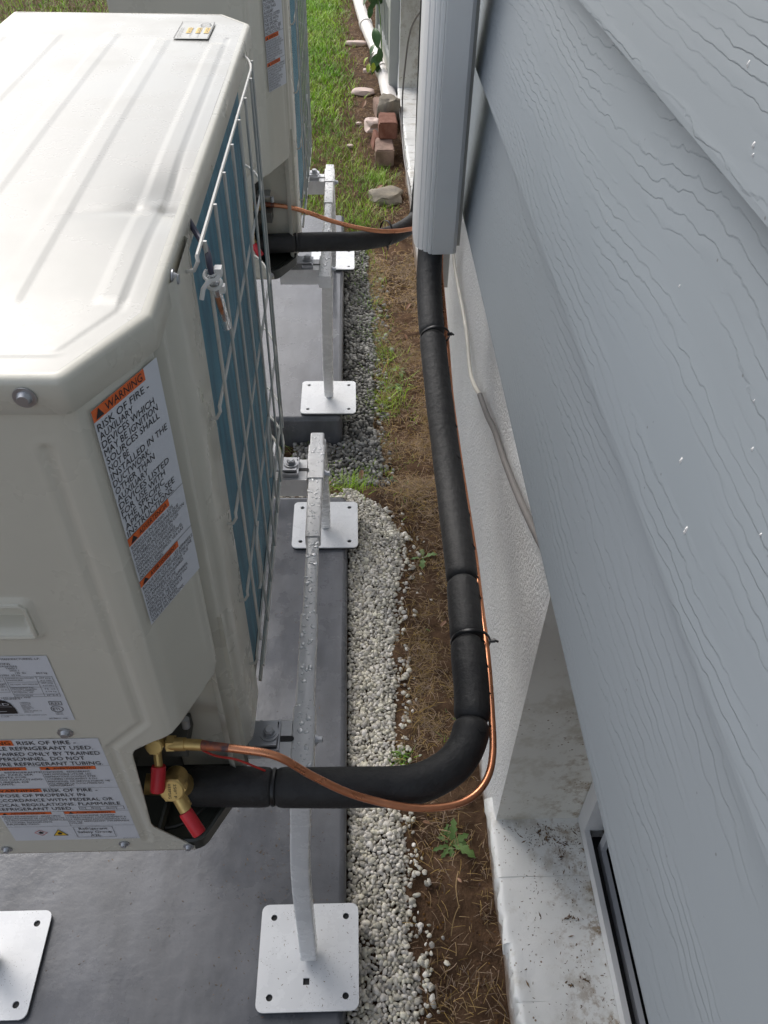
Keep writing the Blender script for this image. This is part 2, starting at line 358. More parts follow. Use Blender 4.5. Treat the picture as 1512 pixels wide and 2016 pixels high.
def sheet(poly, res, fmap):   # flat polygon -> dense grid cut to its outline -> mapped to 3D
    xs = [p[0] for p in poly]; ys = [p[1] for p in poly]; x0, x1, y0, y1 = min(xs), max(xs), min(ys), max(ys)
    nx = max(2, int((x1 - x0) / res)); ny = max(2, int((y1 - y0) / res))
    bm = bmesh.new(); V = [[bm.verts.new((x0 + (x1 - x0) * i / nx, y0 + (y1 - y0) * j / ny, 0)) for j in range(ny + 1)] for i in range(nx + 1)]
    for i in range(nx):
        for j in range(ny): bm.faces.new((V[i][j], V[i + 1][j], V[i + 1][j + 1], V[i][j + 1]))
    for i in range(len(poly)):
        a = Vector((*poly[i], 0)); b = Vector((*poly[(i + 1) % len(poly)], 0)); d = (b - a)
        if d.length < 1e-6: continue
        d.normalize(); lo = Vector((min(a.x, b.x), min(a.y, b.y))) - Vector((res, res)) * 1.5; hi = Vector((max(a.x, b.x), max(a.y, b.y))) + Vector((res, res)) * 1.5
        fs = [f for f in bm.faces if lo.x < (c := f.calc_center_median()).x < hi.x and lo.y < c.y < hi.y]
        es = {e for f in fs for e in f.edges}; vs = {v for f in fs for v in f.verts}
        bmesh.ops.bisect_plane(bm, geom=list(vs) + list(es) + fs, dist=1e-6, plane_co=a, plane_no=(-d.y, d.x, 0))
    kill = [f for f in bm.faces if not pip(*f.calc_center_median().xy, poly)]
    bmesh.ops.delete(bm, geom=kill, context='FACES')
    for v in bm.verts: v.co = fmap(v.co.x, v.co.y)
    bmesh.ops.recalc_face_normals(bm, faces=bm.faces)
    return bm
def sdseg(px, py, a, b):
    dx, dy = b[0] - a[0], b[1] - a[1]; t = max(0, min(1, ((px - a[0]) * dx + (py - a[1]) * dy) / (dx * dx + dy * dy + 1e-12)))
    return math.hypot(px - a[0] - dx * t, py - a[1] - dy * t)
def polyd(x, y, P): return min(sdseg(x, y, P[i], P[i + 1]) for i in range(len(P) - 1))
def sst(a, b, x):
    t = max(0, min(1, (x - a) / (b - a))); return t * t * (3 - 2 * t)
def cyl(mb, c, axis, r, h, n=20, r2=None, hexa=False):
    ax = Vector(axis).normalized(); c = Vector(c); n = 6 if hexa else n
    mb.tube([c, c + ax * h], r, n, scale=[1, (r2 / r) if r2 else 1])
def ring(mb, c, axis, R, r, n=24, m=8, sx=1):
    ax = Vector(axis).normalized(); u = ax.orthogonal().normalized(); v = ax.cross(u); c = Vector(c); vs = []; fs = []
    for i in range(n):
        a = 2 * PI * i / n; d = u * math.cos(a) + v * math.sin(a)
        for j in range(m):
            b = 2 * PI * j / m; vs.append(c + d * (R + r * math.cos(b)) + ax * r * math.sin(b) * sx)
    for i in range(n):
        for j in range(m): fs.append((i * m + j, ((i + 1) % n) * m + j, ((i + 1) % n) * m + (j + 1) % m, i * m + (j + 1) % m))
    mb.add(vs, fs)
def bolt_mesh(mb, c, ax, r=0.0075, wr=0.013):
    c = Vector(c); a = Vector(ax).normalized()
    cyl(mb, c, a, wr, 0.002, 24); cyl(mb, c + a * 0.002, a, r * 1.25, 0.0015, 20); cyl(mb, c + a * 0.0035, a, r, 0.006, hexa=True)
    cyl(mb, c + a * 0.0095, a, r * 0.8, 0.0012, 16, r2=r * 0.6)
def screw_mesh(mb, c, ax, r=0.006):
    c = Vector(c); a = Vector(ax).normalized(); cyl(mb, c, a, r * 1.25, 0.0012, 20); cyl(mb, c + a * 0.0012, a, r * 0.85, 0.0035, 16, r2=r * 0.6)
    u = a.orthogonal().normalized(); v = a.cross(u)

# flat print: queue of strings, converted in one go
TQ = []
CAPH = None
def text(mb, s_, fn, x0, x1, zb, h):
    TQ.append((mb, s_, fn, x0, x1, zb, h))
def flush_text():
    objs = []
    for q in [(None, 'H', None, 0, 1, 0, 1)] + TQ:
        cu = bpy.data.curves.new('t', 'FONT'); cu.body = q[1]; cu.resolution_u = 2; cu.fill_mode = 'FRONT'
        o = bpy.data.objects.new('t', cu); COL.objects.link(o); objs.append((o, cu, q))
    dg = bpy.context.evaluated_depsgraph_get(); cap = 0.7
    for k, (o, cu, q) in enumerate(objs):
        me = o.evaluated_get(dg).to_mesh(); n = len(me.vertices); a = np.zeros(n * 3); me.vertices.foreach_get('co', a); a = a.reshape(-1, 3)
        F = [tuple(p.vertices) for p in me.polygons]
        if k == 0: cap = a[:, 1].max() - a[:, 1].min(); continue
        if n == 0: continue
        mb, s_, fn, x0, x1, zb, h = q
        xm, xM = a[:, 0].min(), a[:, 0].max()
        if x1 is None: x1 = x0 + (xM - xm) * h / cap
        vs = [fn(x0 + (p[0] - xm) / (xM - xm) * (x1 - x0), zb + p[1] / cap * h) for p in a]
        mb.add(vs, F)
    for o, cu, q in objs: bpy.data.objects.remove(o); bpy.data.curves.remove(cu)
    TQ.clear()
def quad(mb, fn, x0, z0, x1, z1): mb.add([fn(x0, z0), fn(x1, z0), fn(x1, z1), fn(x0, z1)], [(0, 1, 2, 3)])
def poly2(mb, fn, P): mb.add([fn(*p) for p in P], [tuple(range(len(P)))])
def line2(mb, fn, P, w=0.0004, closed=False):
    P = list(P) + ([P[0]] if closed else [])
    for a, b in zip(P[:-1], P[1:]):
        dx, dy = b[0] - a[0], b[1] - a[1]; l = math.hypot(dx, dy) or 1; nx, ny = -dy / l * w / 2, dx / l * w / 2; ex, ey = dx / l * w / 2, dy / l * w / 2
        poly2(mb, fn, [(a[0] + nx - ex, a[1] + ny - ey), (a[0] - nx - ex, a[1] - ny - ey), (b[0] - nx + ex, b[1] - ny + ey), (b[0] + nx + ex, b[1] + ny + ey)])

# ================================================================== GROUND
def gz(x, y):
    b = -0.042
    if y > 1.74: b = -0.042 - 0.07 * sst(1.76, 1.95, y) + 0.05 * sst(2.9, 3.9, y)
    if x < -0.5 or x > 3: pass
    return b
def ground():
    X = np.unique(np.concatenate([[-60, -30, -15, -8], np.linspace(-5, -0.4, 60), np.arange(-0.4, 0.30, 0.007), [0.6, 2, 8, 30, 60]]))
    Y = np.unique(np.concatenate([[-60, -20, -5, -1], np.arange(0.1, 3.2, 0.009), np.arange(3.2, 9, 0.03), np.linspace(9, 14, 30), [20, 40, 90]]))
    vs = []
    for y in Y:
        for x in X:
            z = gz(x, y)
            a = 1.0 if (x > -0.1 and x < 0.3 and y < 4) else 0.6
            n = mn.fractal(Vector((x * 14, y * 14, 0)), 0.8, 2.0, 5) * 0.009 + mn.noise(Vector((x * 3, y * 3, 5))) * 0.010
            if 0.02 < x < 0.3: z += 0.006 * sst(0.1, 0.2, x)
            vs.append((x, y, z + n * a))
    nx = len(X); fs = [(j * nx + i, j * nx + i + 1, (j + 1) * nx + i + 1, (j + 1) * nx + i) for j in range(len(Y) - 1) for i in range(nx - 1)]
    me = bpy.data.meshes.new('ground'); me.from_pydata(vs, [], fs)
    tag(link('ground', me, SOIL, autos=180), kind='structure')
ground()

def pad(name, x0, x1, y0, y1, z0, label, m=None):
    r = 0.012; P = rpoly([(x0, y0), (x1, y0), (x1, y1), (x0, y1)], 0.022, 5); mb = MB(); rings = []
    lv = [(0, z0), (0, -r), (r * 0.3, -r * 0.3), (r, 0), (r + .003, 0), (r + .006, 0)]; vs = []; n = len(P)
    for d, z in lv: vs += [(x, y, z) for x, y in inset(P, d)]
    fs = [(k * n + i, k * n + (i + 1) % n, (k + 1) * n + (i + 1) % n, (k + 1) * n + i) for k in range(5) for i in range(n)] + [tuple(range(5 * n, 6 * n))]
    mb.add(vs, fs); return tag(link(name, mb, m or PADM, autos=50), label, 'concrete slab')
pad('concrete_pad', -1.02, -0.0255, 0.02, 1.738, -0.15, 'nearer damp grey concrete pad bordered by white pebbles')
pad('concrete_pad', -1.02, -0.0445, 2.10, 3.62, -0.2, 'farther damp grey concrete pad bordered by grey gravel', PADWET)

# ================================================================== HOUSE
BH = [0.937, 1.19, 1.424, 1.664, 1.904, 2.144, 2.384, 2.624]
WALLEND = 2.15
house = thing('house_wall', 'grey house wall clad in wood grained lap siding above the white foundation', 'wall', (0.26, 0.5, 0.9))
mb = MB(); mb.box((0.2300, -1.6, 0.93), (0.42, WALLEND - 0.01, 2.9)); link('wall_core', mb, TRIMW, house, smooth=False)
for k, z in enumerate(BH):
    z1 = (BH[k + 1] if k + 1 < len(BH) else 2.87) + 0.03
    xo = 0.205; th = 0.017; xt = xo + 0.025
    prof = [(xo, z), (xo - 0.0, z + 0.004), (xt - 0.0, z1), (xt + th, z1), (xo + th, z), (xo + 0.002, z - 0.001)]
    mb = MB(); n = len(prof); Ys = (-1.6, WALLEND)
    mb.add([(x, Ys[0], zz) for x, zz in prof] + [(x, Ys[1], zz) for x, zz in prof],
           [(i, (i + 1) % n, n + (i + 1) % n, n + i) for i in range(n)] + [tuple(reversed(range(n))), tuple(range(n, 2 * n))])
    me = mb.mesh('siding_board')
    # shift texture per board: object origin differs
    off = Vector((0, k * 3.37, z))
    for v in me.vertices: v.co -= off
    o = link('siding_board', me, SIDING, house, smooth=False); o.location = off
# pale flecks stuck on the siding
fl = MB()
for (y, z) in [(0.665, 1.30), (0.50, 1.335), (0.345, 1.32), (0.36, 1.335), (0.30, 1.29), (0.40, 1.26), (0.365, 1.235), (0.39, 1.395), (0.47, 1.47), (0.43, 1.445), (0.25, 1.06), (0.17, 1.07), (0.24, 1.17), (0.56, 1.05)]:
    for q in range(random.choice((1, 1, 2))):
        y1 = y + random.uniform(-.004, .004); z1 = z + random.uniform(-.004, .004); s_ = random.uniform(.0007, .0021)
        kk = max([i for i in range(len(BH)) if BH[i] <= z1]); x = 0.205 + (z1 - BH[kk]) / 0.25 * 0.025 - 0.0006
        fl.add([(x + 0.0002, y1 + s_ * math.cos(a) * random.uniform(.6, 1.1), z1 + 1.7 * s_ * math.sin(a)) for a in [i * PI / 3 for i in range(6)]] + [(x - .0011, y1, z1)], [tuple(range(6))] + [(i, 6, (i + 1) % 6) for i in range(6)])
o = link('paint_flecks', fl, FLAKE, house, smooth=False); o['kind'] = 'stuff'
mb = MB(); mb.box((0.2020, WALLEND, 0.925), (0.29, WALLEND + 0.09, 2.9)); link('corner_board', mb, TRIMW, house, smooth=False)
mb = MB(); mb.box((0.12, -1.6, 2.9), (0.6, WALLEND + 0.1, 2.94)); link('soffit', mb, TRIMW, house, smooth=False)
reloc(house)

fw = thing('foundation_wall', 'white painted rough foundation wall with recessed basement windows', 'wall', (0.35, 1.5, -0.1))
YJ, YF0, YF1 = 0.715, 3.6, 5.1
def rough_face(mb, x, y0, y1, z0, z1, res=0.02, amp=0.004):
    ny = max(2, int((y1 - y0) / res)); nz_ = max(2, int((z1 - z0) / res)); vs = []
    for j in range(nz_ + 1):
        for i in range(ny + 1):
            y = y0 + (y1 - y0) * i / ny; z = z0 + (z1 - z0) * j / nz_
            e = 0 if (i in (0, ny)) else 1
            d = (mn.noise(Vector((y * 5, z * 5, 1))) * 1.6 + mn.noise(Vector((y * 16, z * 16, 2))) * 0.6) * amp * e
            vs.append((x - d - 0.0, y, z))
    w_ = ny + 1; mb.add(vs, [(j * w_ + i, (j + 1) * w_ + i, (j + 1) * w_ + i + 1, j * w_ + i + 1) for j in range(nz_) for i in range(ny)])
def ret_face(mb, y, x0, x1, z0, z1, flip=False, slope=0.0):
    mb.add([(x0, y, z0), (x1, y + slope, z0), (x1, y + slope, z1), (x0, y, z1)], [(0, 1, 2, 3)])
mb = MB()
rough_face(mb, 0.262, YJ, YF0, -0.3, 0.96)
rough_face(mb, 0.262, YF0, YF1, -0.3, 0.085); rough_face(mb, 0.262, YF1, 9.5, -0.3, 0.96, 0.04)
rough_face(mb, 0.262, -1.6, YJ, -0.3, 0.085); rough_face(mb, 0.262, WALLEND + 0.09, 9.5, 0.96, 2.9, 0.06)
link('stucco_face', mb, FOUND, fw, autos=80)
mb = MB()
mb.box((0.272, YJ + 0.004, -0.3), (0.6, YF0, 0.955)); mb.box((0.272, YF1 + 0.004, -0.3), (0.6, 9.5, 2.9)); mb.box((0.272, WALLEND + 0.1, 0.955), (0.6, YF1 + .004, 2.89))
mb.box((0.272, -1.6, -0.3), (0.6, YJ + 0.004, 0.05)); mb.box((0.272, YF0, -0.3), (0.6, YF1 + 0.004, 0.05)); mb.box((0.47, -1.6, 0.05), (0.6, YJ, 0.955)); mb.box((0.475, YF0, 0.05), (0.6, YF1, 0.955))
mb.box((0.271, -1.6, 0.80), (0.47, YJ + .004, 0.955))
link('wall_core', mb, FOUND, fw, smooth=False)
def jamb(y, x1):
    mb = MB(); nx, nz_ = 24, 60; vs = []
    for j in range(nz_ + 1):
        for i in range(nx + 1):
            x = 0.2615 + (x1 - 0.2615) * i / nx; z = 0.04 + 0.915 * j / nz_
            d = mn.noise(Vector((x * 9, z * 5, 3))) * 0.003 * (i > 0)
            vs.append((x, y - d - 0.0005, z))
    w_ = nx + 1; mb.add(vs, [(j * w_ + i, j * w_ + i + 1, (j + 1) * w_ + i + 1, (j + 1) * w_ + i) for j in range(nz_) for i in range(nx)])
    return mb
link('jamb', jamb(YJ, 0.47), JAMBM, fw, autos=80); link('jamb', jamb(YF1, 0.475), JAMBM, fw, autos=80)
def sill_brick(y0, y1, x0, x1, zt, seed, tall=0.06):
    rnd = random.Random(seed); bm = bmesh.new()
    nx, ny = 22, 10
    V = {}
    jx = rnd.uniform(-0.006, 0.008); dz = rnd.uniform(-0.003, 0.003)
    for i in range(nx + 1):
        for j in range(ny + 1):
            x = x0 + jx + (x1 - x0 - jx) * (i / nx) ** 1.3; y = y0 + (y1 - y0) * j / ny
            e = min(j, ny - j) / 2; z = zt + dz * .25 - 0.0003 * (1 - min(1, e)) ** 2 + mn.noise(Vector((x * 30, y * 30, seed))) * 0.0016
            if i == 0: z -= 0.008; x += mn.noise(Vector((y * 90, seed, 1))) * 0.010
            if i == 1: x += mn.noise(Vector((y * 60, seed, 1))) * 0.005; z -= 0.001
            V[i, j] = bm.verts.new((x, y, z))
    lo = {(0, j): bm.verts.new((V[0, j].co.x + 0.006, V[0, j].co.y, zt - tall)) for j in range(ny + 1)}
    for i in range(nx):
        for j in range(ny): bm.faces.new((V[i, j], V[i + 1, j], V[i + 1, j + 1], V[i, j + 1]))
    for j in range(ny): bm.faces.new((V[0, j + 1], lo[0, j + 1], lo[0, j], V[0, j]))
    for j in (0, ny):
        b0 = bm.verts.new((x1, V[nx, j].co.y, zt - tall))
        f = [V[i, j] for i in range(nx + 1)] + [b0, lo[0, j]]
        bm.faces.new(f if j else list(reversed(f)))
    bmesh.ops.recalc_face_normals(bm, faces=bm.faces); return bm
ys = [0.760, 0.607, 0.496, 0.405, 0.30, 0.20, 0.10, 0.0]
for k in range(len(ys) - 1): link('sill_brick', sill_brick(ys[k + 1] + 0.0001, ys[k] - 0.0001, 0.252, 0.47, 0.098, k + 3), SILLB, fw, autos=60)
for k in range(15): link('sill_brick', sill_brick(YF0 + k * 0.1 + .001, YF0 + k * .1 + 0.099, 0.256, 0.475, 0.098, k + 30), SILLB, fw, autos=60)
# near basement window
mb = MB(); mb.box((0.4180, -1.5, 0.1), (0.4280, 0.7125, 0.128)); mb.box((0.4280, 0.676, 0.128), (0.470, 0.7125, 0.80)); mb.box((0.4180, 0.676, 0.128), (0.4280, 0.7125, 0.80)); mb.box((0.418, -1.5, 0.76), (0.470, 0.676, 0.80))
bw = link('basement_window', mb, WINM, fw, smooth=False)
mb = MB(); mb.box((0.4280, -1.5, 0.090), (0.4700, 0.676, 0.1005)); link('shaded_track', mb, RUBBER, bw, smooth=False)  # black strip paints the shade in the gaps along the window track
mb = MB(); mb.box((0.4430, -1.5, 0.101), (0.4520, 0.655, 0.122)); mb.box((0.4430, 0.640, 0.122), (0.4520, 0.655, 0.76)); link('sash', mb, SASHM, bw, smooth=False)
mb = MB(); mb.box((0.4600, -1.5, 0.1006), (0.4660, 0.675, 0.76)); link('pane', mb, GLASS, bw, smooth=False)
bw2 = link('basement_window', (lambda m_: (m_.box((0.42, YF0, 0.1), (0.455, YF1 - .004, 0.14)), m_.box((0.42, YF1 - 0.06, 0.14), (0.455, YF1 - .004, 0.9)), m_)[-1])(MB()), WINM, fw, smooth=False)
mb = MB(); mb.box((0.445, YF0, 0.14), (0.452, YF1 - 0.06, 0.95)); link('pane', mb, GLASS, bw2, smooth=False)
# dirt, twigs on the near sill
db = MB()
def chip(mb, p, s_, asp=3):
    a = random.uniform(0, PI); c, s2 = math.cos(a), math.sin(a); h = s_ * 0.35
    P = [(s_ * asp / 2, 0), (0, s_ / 2), (-s_ * asp / 2, 0), (0, -s_ / 2)]
    mb.add([(p[0] + x * c - y * s2, p[1] + x * s2 + y * c, p[2]) for x, y in P] + [(p[0], p[1], p[2] + h)], [(0, 1, 4), (1, 2, 4), (2, 3, 4), (3, 0, 4)])
for i in range(750):
    y = random.uniform(0.2, 0.71); x = 0.262 + 0.155 * random.random() ** 0.75
    if random.random() < 0.35: y = 0.70 - abs(random.gauss(0, 0.03)); x = random.gauss(0.36, 0.04)
    if 0.26 < x < 0.417 and y < .71: chip(db, (x, y, 0.0985), random.uniform(0.0006, 0.0016) * (2 if random.random() < .05 else 1), random.uniform(1.5, 5))
for (x, y) in [(0.355, 0.675), (0.352, 0.67), (0.375, 0.53), (0.365, 0.532), (0.37, 0.535), (0.35, 0.43), (0.375, 0.437), (0.38, 0.665), (0.34, 0.69), (0.375, 0.64)]:
    for q in range(7): chip(db, (x + random.gauss(0, .004), y + random.gauss(0, .003), 0.099), random.uniform(.0012, .003), random.uniform(1.5, 4))
o = link('sill_debris', db, DEBRIS, fw, smooth=False); o['kind'] = 'stuff'
reloc(fw)

# ================================================================== HEAT PUMP (outdoor unit)
ZB, ZT = 0.654, 1.312
TOPP = [(-0.463, 0.4185), (-0.178, 0.4185), (-0.1365, 0.494), (-0.1365, 1.243), (-0.178, 1.2935), (-0.463, 1.2935)]
HQ = []
def HDR(lab, mb): HQ.append((lab, mb))
def HDRF():
    for lab, mb in HQ: link('orange_header', mb, ORANGE, lab, smooth=False)
    HQ.clear()
def unit():
    U = thing('heat_pump', 'nearer beige heat pump outdoor unit with dented top panel', 'heat pump', (-0.3, 0.86, ZB))
    # --- top panel
    strips = [[(-0.314, 0.60), (-0.314, 1.19)], [(-0.297, 0.60), (-0.297, 1.19)], [(-0.383, .6), (-0.383, 1.19)], [(-0.367, .6), (-0.367, 1.17)], [(-0.44, .6), (-0.44, 1.17)],
              [(-0.248, 0.52), (-0.248, 1.17)], [(-0.230, 0.52), (-0.230, 1.16)], [(-0.178, 0.50), (-0.176, 1.14)]]
    edge = [(-0.42, 0.4475), (-0.187, 0.4475), (-0.1585, 0.50), (-0.1585, 1.17)]
    def hz(x, y):
        z = ZT
        # raised strips between line pairs
        def band(x0, x1, y0, y1, h=0.0008, s_=0.0013): return h * sst(x0 - s_, x0 + s_, x) * (1 - sst(x1 - s_, x1 + s_, x)) * sst(y0, y0 + 0.012, y) * (1 - sst(y1 - 0.012, y1, y))
        z += band(-0.314, -0.297, 0.50, 1.19) + band(-0.383, -0.367, .5, 1.18) + band(-0.45, -0.434, .5, 1.17) + band(-0.2485, -0.2295, 0.50, 1.165)
        z += band(-0.1775, -0.1585, 0.505, 1.15)
        d = polyd(x, y, edge); z -= 0.0009 * (1 - sst(0.0005, 0.0035, d))
        # dent running in from the edge
        dd = math.hypot((x + 0.150) / 0.030, (y - 0.690) / 0.055); z -= 0.007 * math.exp(-dd * dd)
        dd = math.hypot((x + 0.166) / 0.009, (y - 0.668) / 0.012); z += 0.0022 * math.exp(-dd * dd)
        dd = abs(y - 0.672 - 0.25 * (x + 0.14)) / 0.010; z -= 0.0022 * math.exp(-dd * dd) * sst(-0.26, -0.14, x)
        z += 0.0022 * math.sin((x + 0.463) / 0.33 * PI) * math.sin(max(0, min(1, (y - .42) / .87)) * PI) + mn.noise(Vector((x * 4, y * 4, 0))) * 0.0008 - 0.0006
        return z
    inner = inset(rpoly(TOPP, 0.010), 0.0075)
    RP = rpoly(TOPP, 0.010); n = len(RP)
    bm = sheet(inset(TOPP, 0.0075), 0.0029, lambda x, y: Vector((x, y, hz(x, y))))
    top = link('top_panel', bm, PAINT_DIMMED, U, autos=60)
    mb = MB(); lv = []
    for d, z in [(0.0080, 0.0002), (0.0070, 0.0), (0.0032, -0.0004), (0.0015, -0.0015), (0.0004, -0.0033), (0, -0.0055), (0, -0.0265), (0.0012, -0.0275), (0.003, -0.0275)]: lv.append((inset(TOPP, d) if d > 0.0 else TOPP, z, d))
    # use rounded outlines for every level
    vs = []; m_ = 0
    for P, z, d in lv:
        Q = rpoly(P, 0.0075 if d < 0.003 else 0.004, 4); m_ = len(Q)
        for (x, y) in Q:
            dent = 0
            if x > -0.16:
                e = math.exp(-((y - 0.69) / 0.045) ** 2); dent = 0.0065 * e
                xx = x - 0.004 * e * (1 if z > -0.01 else -1.2)
            else: xx = x
            zz = hz(x, y) if z >= 0 else ZT + (hz(x, y) - ZT) * max(0, 1 + z / 0.009)
            vs.append((xx, y, zz + z))
    # add subdivision along long edges so the dent shows
    mb.add(vs, [(k * m_ + i, k * m_ + (i + 1) % m_, (k + 1) * m_ + (i + 1) % m_, (k + 1) * m_ + i) for k in range(len(lv) - 1) for i in range(m_)])
    link('top_rim', mb, PAINT, top, autos=70)
    # --- side cover: near face + angled corner, one pressed sheet
    uc = 0.2845; a0 = Vector((-0.1755, 0.4215)); a1 = Vector((-0.1385, 0.4965)); ch = (a1 - a0).length
    t0 = Vector((1, 0)); t1 = (a1 - a0).normalized(); rr = 0.014
    def onpath(u):
        # returns xy and outward normal, softened corner
        k = sst(uc - rr, uc + rr, u)
        if u < uc: p = Vector((-0.46 + u, 0.4215))
        else: p = a0 + t1 * (u - uc)
        n0 = Vector((0, -1)); n1 = Vector((t1.y, -t1.x)); nn = n0.lerp(n1, k).normalized()
        p = p - nn * 0.0032 * math.exp(-((u - uc) / (rr * 0.55)) ** 2)
        if u > uc + ch - 0.006: p = p - nn * 0.004 * sst(uc + ch - 0.006, uc + ch, u)
        return p, nn
    ux = lambda x: x + 0.46
    rib = [(ux(-0.2025), 1.254), (ux(-0.2005), 0.925), (ux(-0.240), 0.882), (ux(-0.2395), 0.682)]
    HX0, HX1, HZ0, HZ1 = ux(-0.40), ux(-0.263), 1.064, 1.097
    def hc(u, z):
        h = 0.0
        d = polyd(u, z, rib); h -= 0.0022 * (1 - sst(0.0012, 0.0058, d)); h += 0.0006 * math.exp(-((d - 0.007) / 0.002) ** 2)
        # edge step between flat field and border
        if z < 0.69: pass
        dx = max(HX0 - u, u - HX1, 0); dz = max(HZ0 - z, z - HZ1, 0); d2 = math.hypot(dx, dz)
        h += 0.003 * (1 - sst(0.006, 0.009, d2)) * (1 if d2 > 0 else 1)
        if d2 == 0:
            e = min(u - HX0, HX1 - u, z - HZ0, HZ1 - z); h -= 0.016 * sst(0, 0.005, e)
        h -= 0.0016 * math.exp(-((u - (uc + 0.010)) / 0.005) ** 2) * sst(0.94, 0.97, z) * 0.6
        h -= 0.0016 * math.exp(-((u - (uc + ch - 0.012)) / 0.004) ** 2) * sst(0.94, 0.97, z) * 0.6
        return h
    outl = [(0, ZB), (ux(-0.190), ZB), (ux(-0.190), ZB + 0.008), (ux(-0.2275), 0.7115), (ux(-0.2295), 0.720), (ux(-0.2215), 0.868), (ux(-0.2175), 0.877), (ux(-0.196), 0.893), (ux(-0.1775), 0.902),
            (uc + 0.010, 0.9065), (uc + ch - 0.012, 0.911), (uc + ch, 0.935), (uc + ch, 1.286), (0, 1.286)]
    def cmap(u, z):
        p, nn = onpath(u); h = hc(u, z); return Vector((p.x + nn.x * h, p.y + nn.y * h, z))
    bm = sheet(outl, 0.0030, cmap)
    bm.normal_update()
    if sum((f.normal.y - f.normal.x) * f.calc_area() for f in bm.faces) > 0: bmesh.ops.reverse_faces(bm, faces=bm.faces[:])
    cover = link('side_cover', bm, PAINT, U, autos=70)
    sol = cover.modifiers.new('thickness', 'SOLIDIFY'); sol.thickness = 0.0016; sol.offset = -1
    # handle lip
    mb = MB(); y_ = 0.4185
    P = [(-0.40, y_, HZ0 - .003), (-0.262, y_, HZ0 - .003), (-0.2605, y_, HZ0), (-0.2605, y_, HZ1), (-0.264, y_, HZ1 + .003), (-0.40, y_, HZ1 + .003)]
    mb.tube(P, 0.0022, 8); link('handle_rim', mb, PAINT, cover)
    # screws
    for k, (x, z) in enumerate([(-0.203, 1.299), (-0.2755, 0.9115), (-0.402, 0.6675), (-0.268, 0.675), (-0.1965, 0.664)]):
        mb = MB(); screw_mesh(mb, (x, 0.4180 if z > 1.29 else 0.4212, z), (0, -1, 0), 0.0058 if k < 2 else 0.0048)
        c = Vector((x, (0.4180 if z > 1.29 else 0.4212) - 0.0049, z)); link('screw', mb, ZINC, U)
    mb = MB(); screw_mesh(mb, (-0.1362, 0.568, 1.2985), (1, 0, 0), 0.006); link('screw', mb, ZINC, U)
    # --- back edge strip with pressed steps, reaching down to the pan
    prof = [(-0.1400, 0.4935), (-0.1480, 0.5000), (-0.1500, 0.507), (-0.1450, 0.513), (-0.1345, 0.518), (-0.1325, 0.524), (-0.1360, 0.532), (-0.1380, 0.541), (-0.1330, 0.549), (-0.1285, 0.556), (-0.1275, 0.566), (-0.1275, 0.626), (-0.1300, 0.630), (-0.1420, 0.632)]
    zs = [0.672, 0.70, 0.74, 0.80, 0.9, 1.0, 1.1, 1.2, 1.303]; mb = MB(); n = len(prof); vs = []
    for z in zs:
        for (x, y) in prof: vs.append((x - .005 + mn.noise(Vector((y * 60, z * 40, 2))) * 0.0004, y, z))
    mb.add(vs, [(j * n + i, j * n + i + 1, (j + 1) * n + i + 1, (j + 1) * n + i) for j in range(len(zs) - 1) for i in range(n - 1)])
    # the closing panel that shows under the corner cover
    q = [(-0.215, 0.520), (-0.1490, 0.5195), (-0.1345, 0.5175)]
    mb.add([(x, y, z) for z in (0.672, 0.96) for x, y in q], [(0, 1, 4, 3), (1, 2, 5, 4)])
    link('back_post', mb, PAINT, U, autos=50)
    # foot of the post: flange
    # --- inner body and cavity: dark filler block, interior shade put into its colour
    mb = MB(); mb.prism([(-0.456, 0.522), (-0.150, 0.522), (-0.150, 1.05), (-0.20, 1.16), (-0.30, 1.225), (-0.456, 1.225)], 0.672, 1.300); link('interior_shade_block', mb, CAVITY, U, smooth=False)
    mb = MB(); mb.add([(-0.456, 0.519, 0.672), (-0.216, 0.519, 0.672), (-0.216, 0.519, 0.92), (-0.456, 0.519, 0.92)], [(0, 1, 2, 3)])  # dark panel painting the shade behind the valves, joined to the bracket bars
    mb.box((-0.30, 0.478, 0.765), (-0.190, 0.5185, 0.789)); mb.box((-0.262, 0.452, 0.72), (-0.2585, 0.5185, 0.86))
    link('bracket_and_shade_panel', mb, CAVITY, U, smooth=False)
    mb = MB(); mb.box((-0.222, 0.485, 0.822), (-0.192, 0.5185, 0.826)); cyl(mb, (-0.187, 0.49, 0.822), (0, -0.2, -1), 0.0045, 0.012, 12); link('pipe_clip', mb, ZINC, U)
    # --- base pan
    PP = inset([(-0.463, 0.4185), (-0.178, 0.4185), (-0.1365, 0.494), (-0.1365, 1.08), (-0.215, 1.245), (-0.30, 1.2735), (-0.463, 1.2735)], 0.004); PR = rpoly(PP, 0.02, 5); mb = MB(); n = len(PR)
    vs = [];
    lv2 = [(0.004, 0.650), (0.0, 0.653), (-0.0, 0.672), (0.003, 0.6735), (0.006, 0.671), (0.010, 0.662), (0.020, 0.6605)]
    for d, z in lv2: vs += [(x, y, z) for x, y in inset(PR, d)]
    fs = [(k * n + i, k * n + (i + 1) % n, (k + 1) * n + (i + 1) % n, (k + 1) * n + i) for k in range(len(lv2) - 1) for i in range(n)] + [tuple(range((len(lv2) - 1) * n, len(lv2) * n)), tuple(reversed(range(n)))]
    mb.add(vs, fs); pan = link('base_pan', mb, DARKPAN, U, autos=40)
    mb = MB(); mb.tube(smooth_path([(-0.255, 0.447, 0.6605), (-0.215, 0.447, 0.6605), (-0.185, 0.470, 0.6605), (-0.165, 0.505, 0.6605)], 5), 0.003, 8); mb.tube([(-0.232, 0.44, 0.661), (-0.226, 0.50, 0.661)], 0.005, 8); link('pan_rib', mb, DARKPAN, pan)
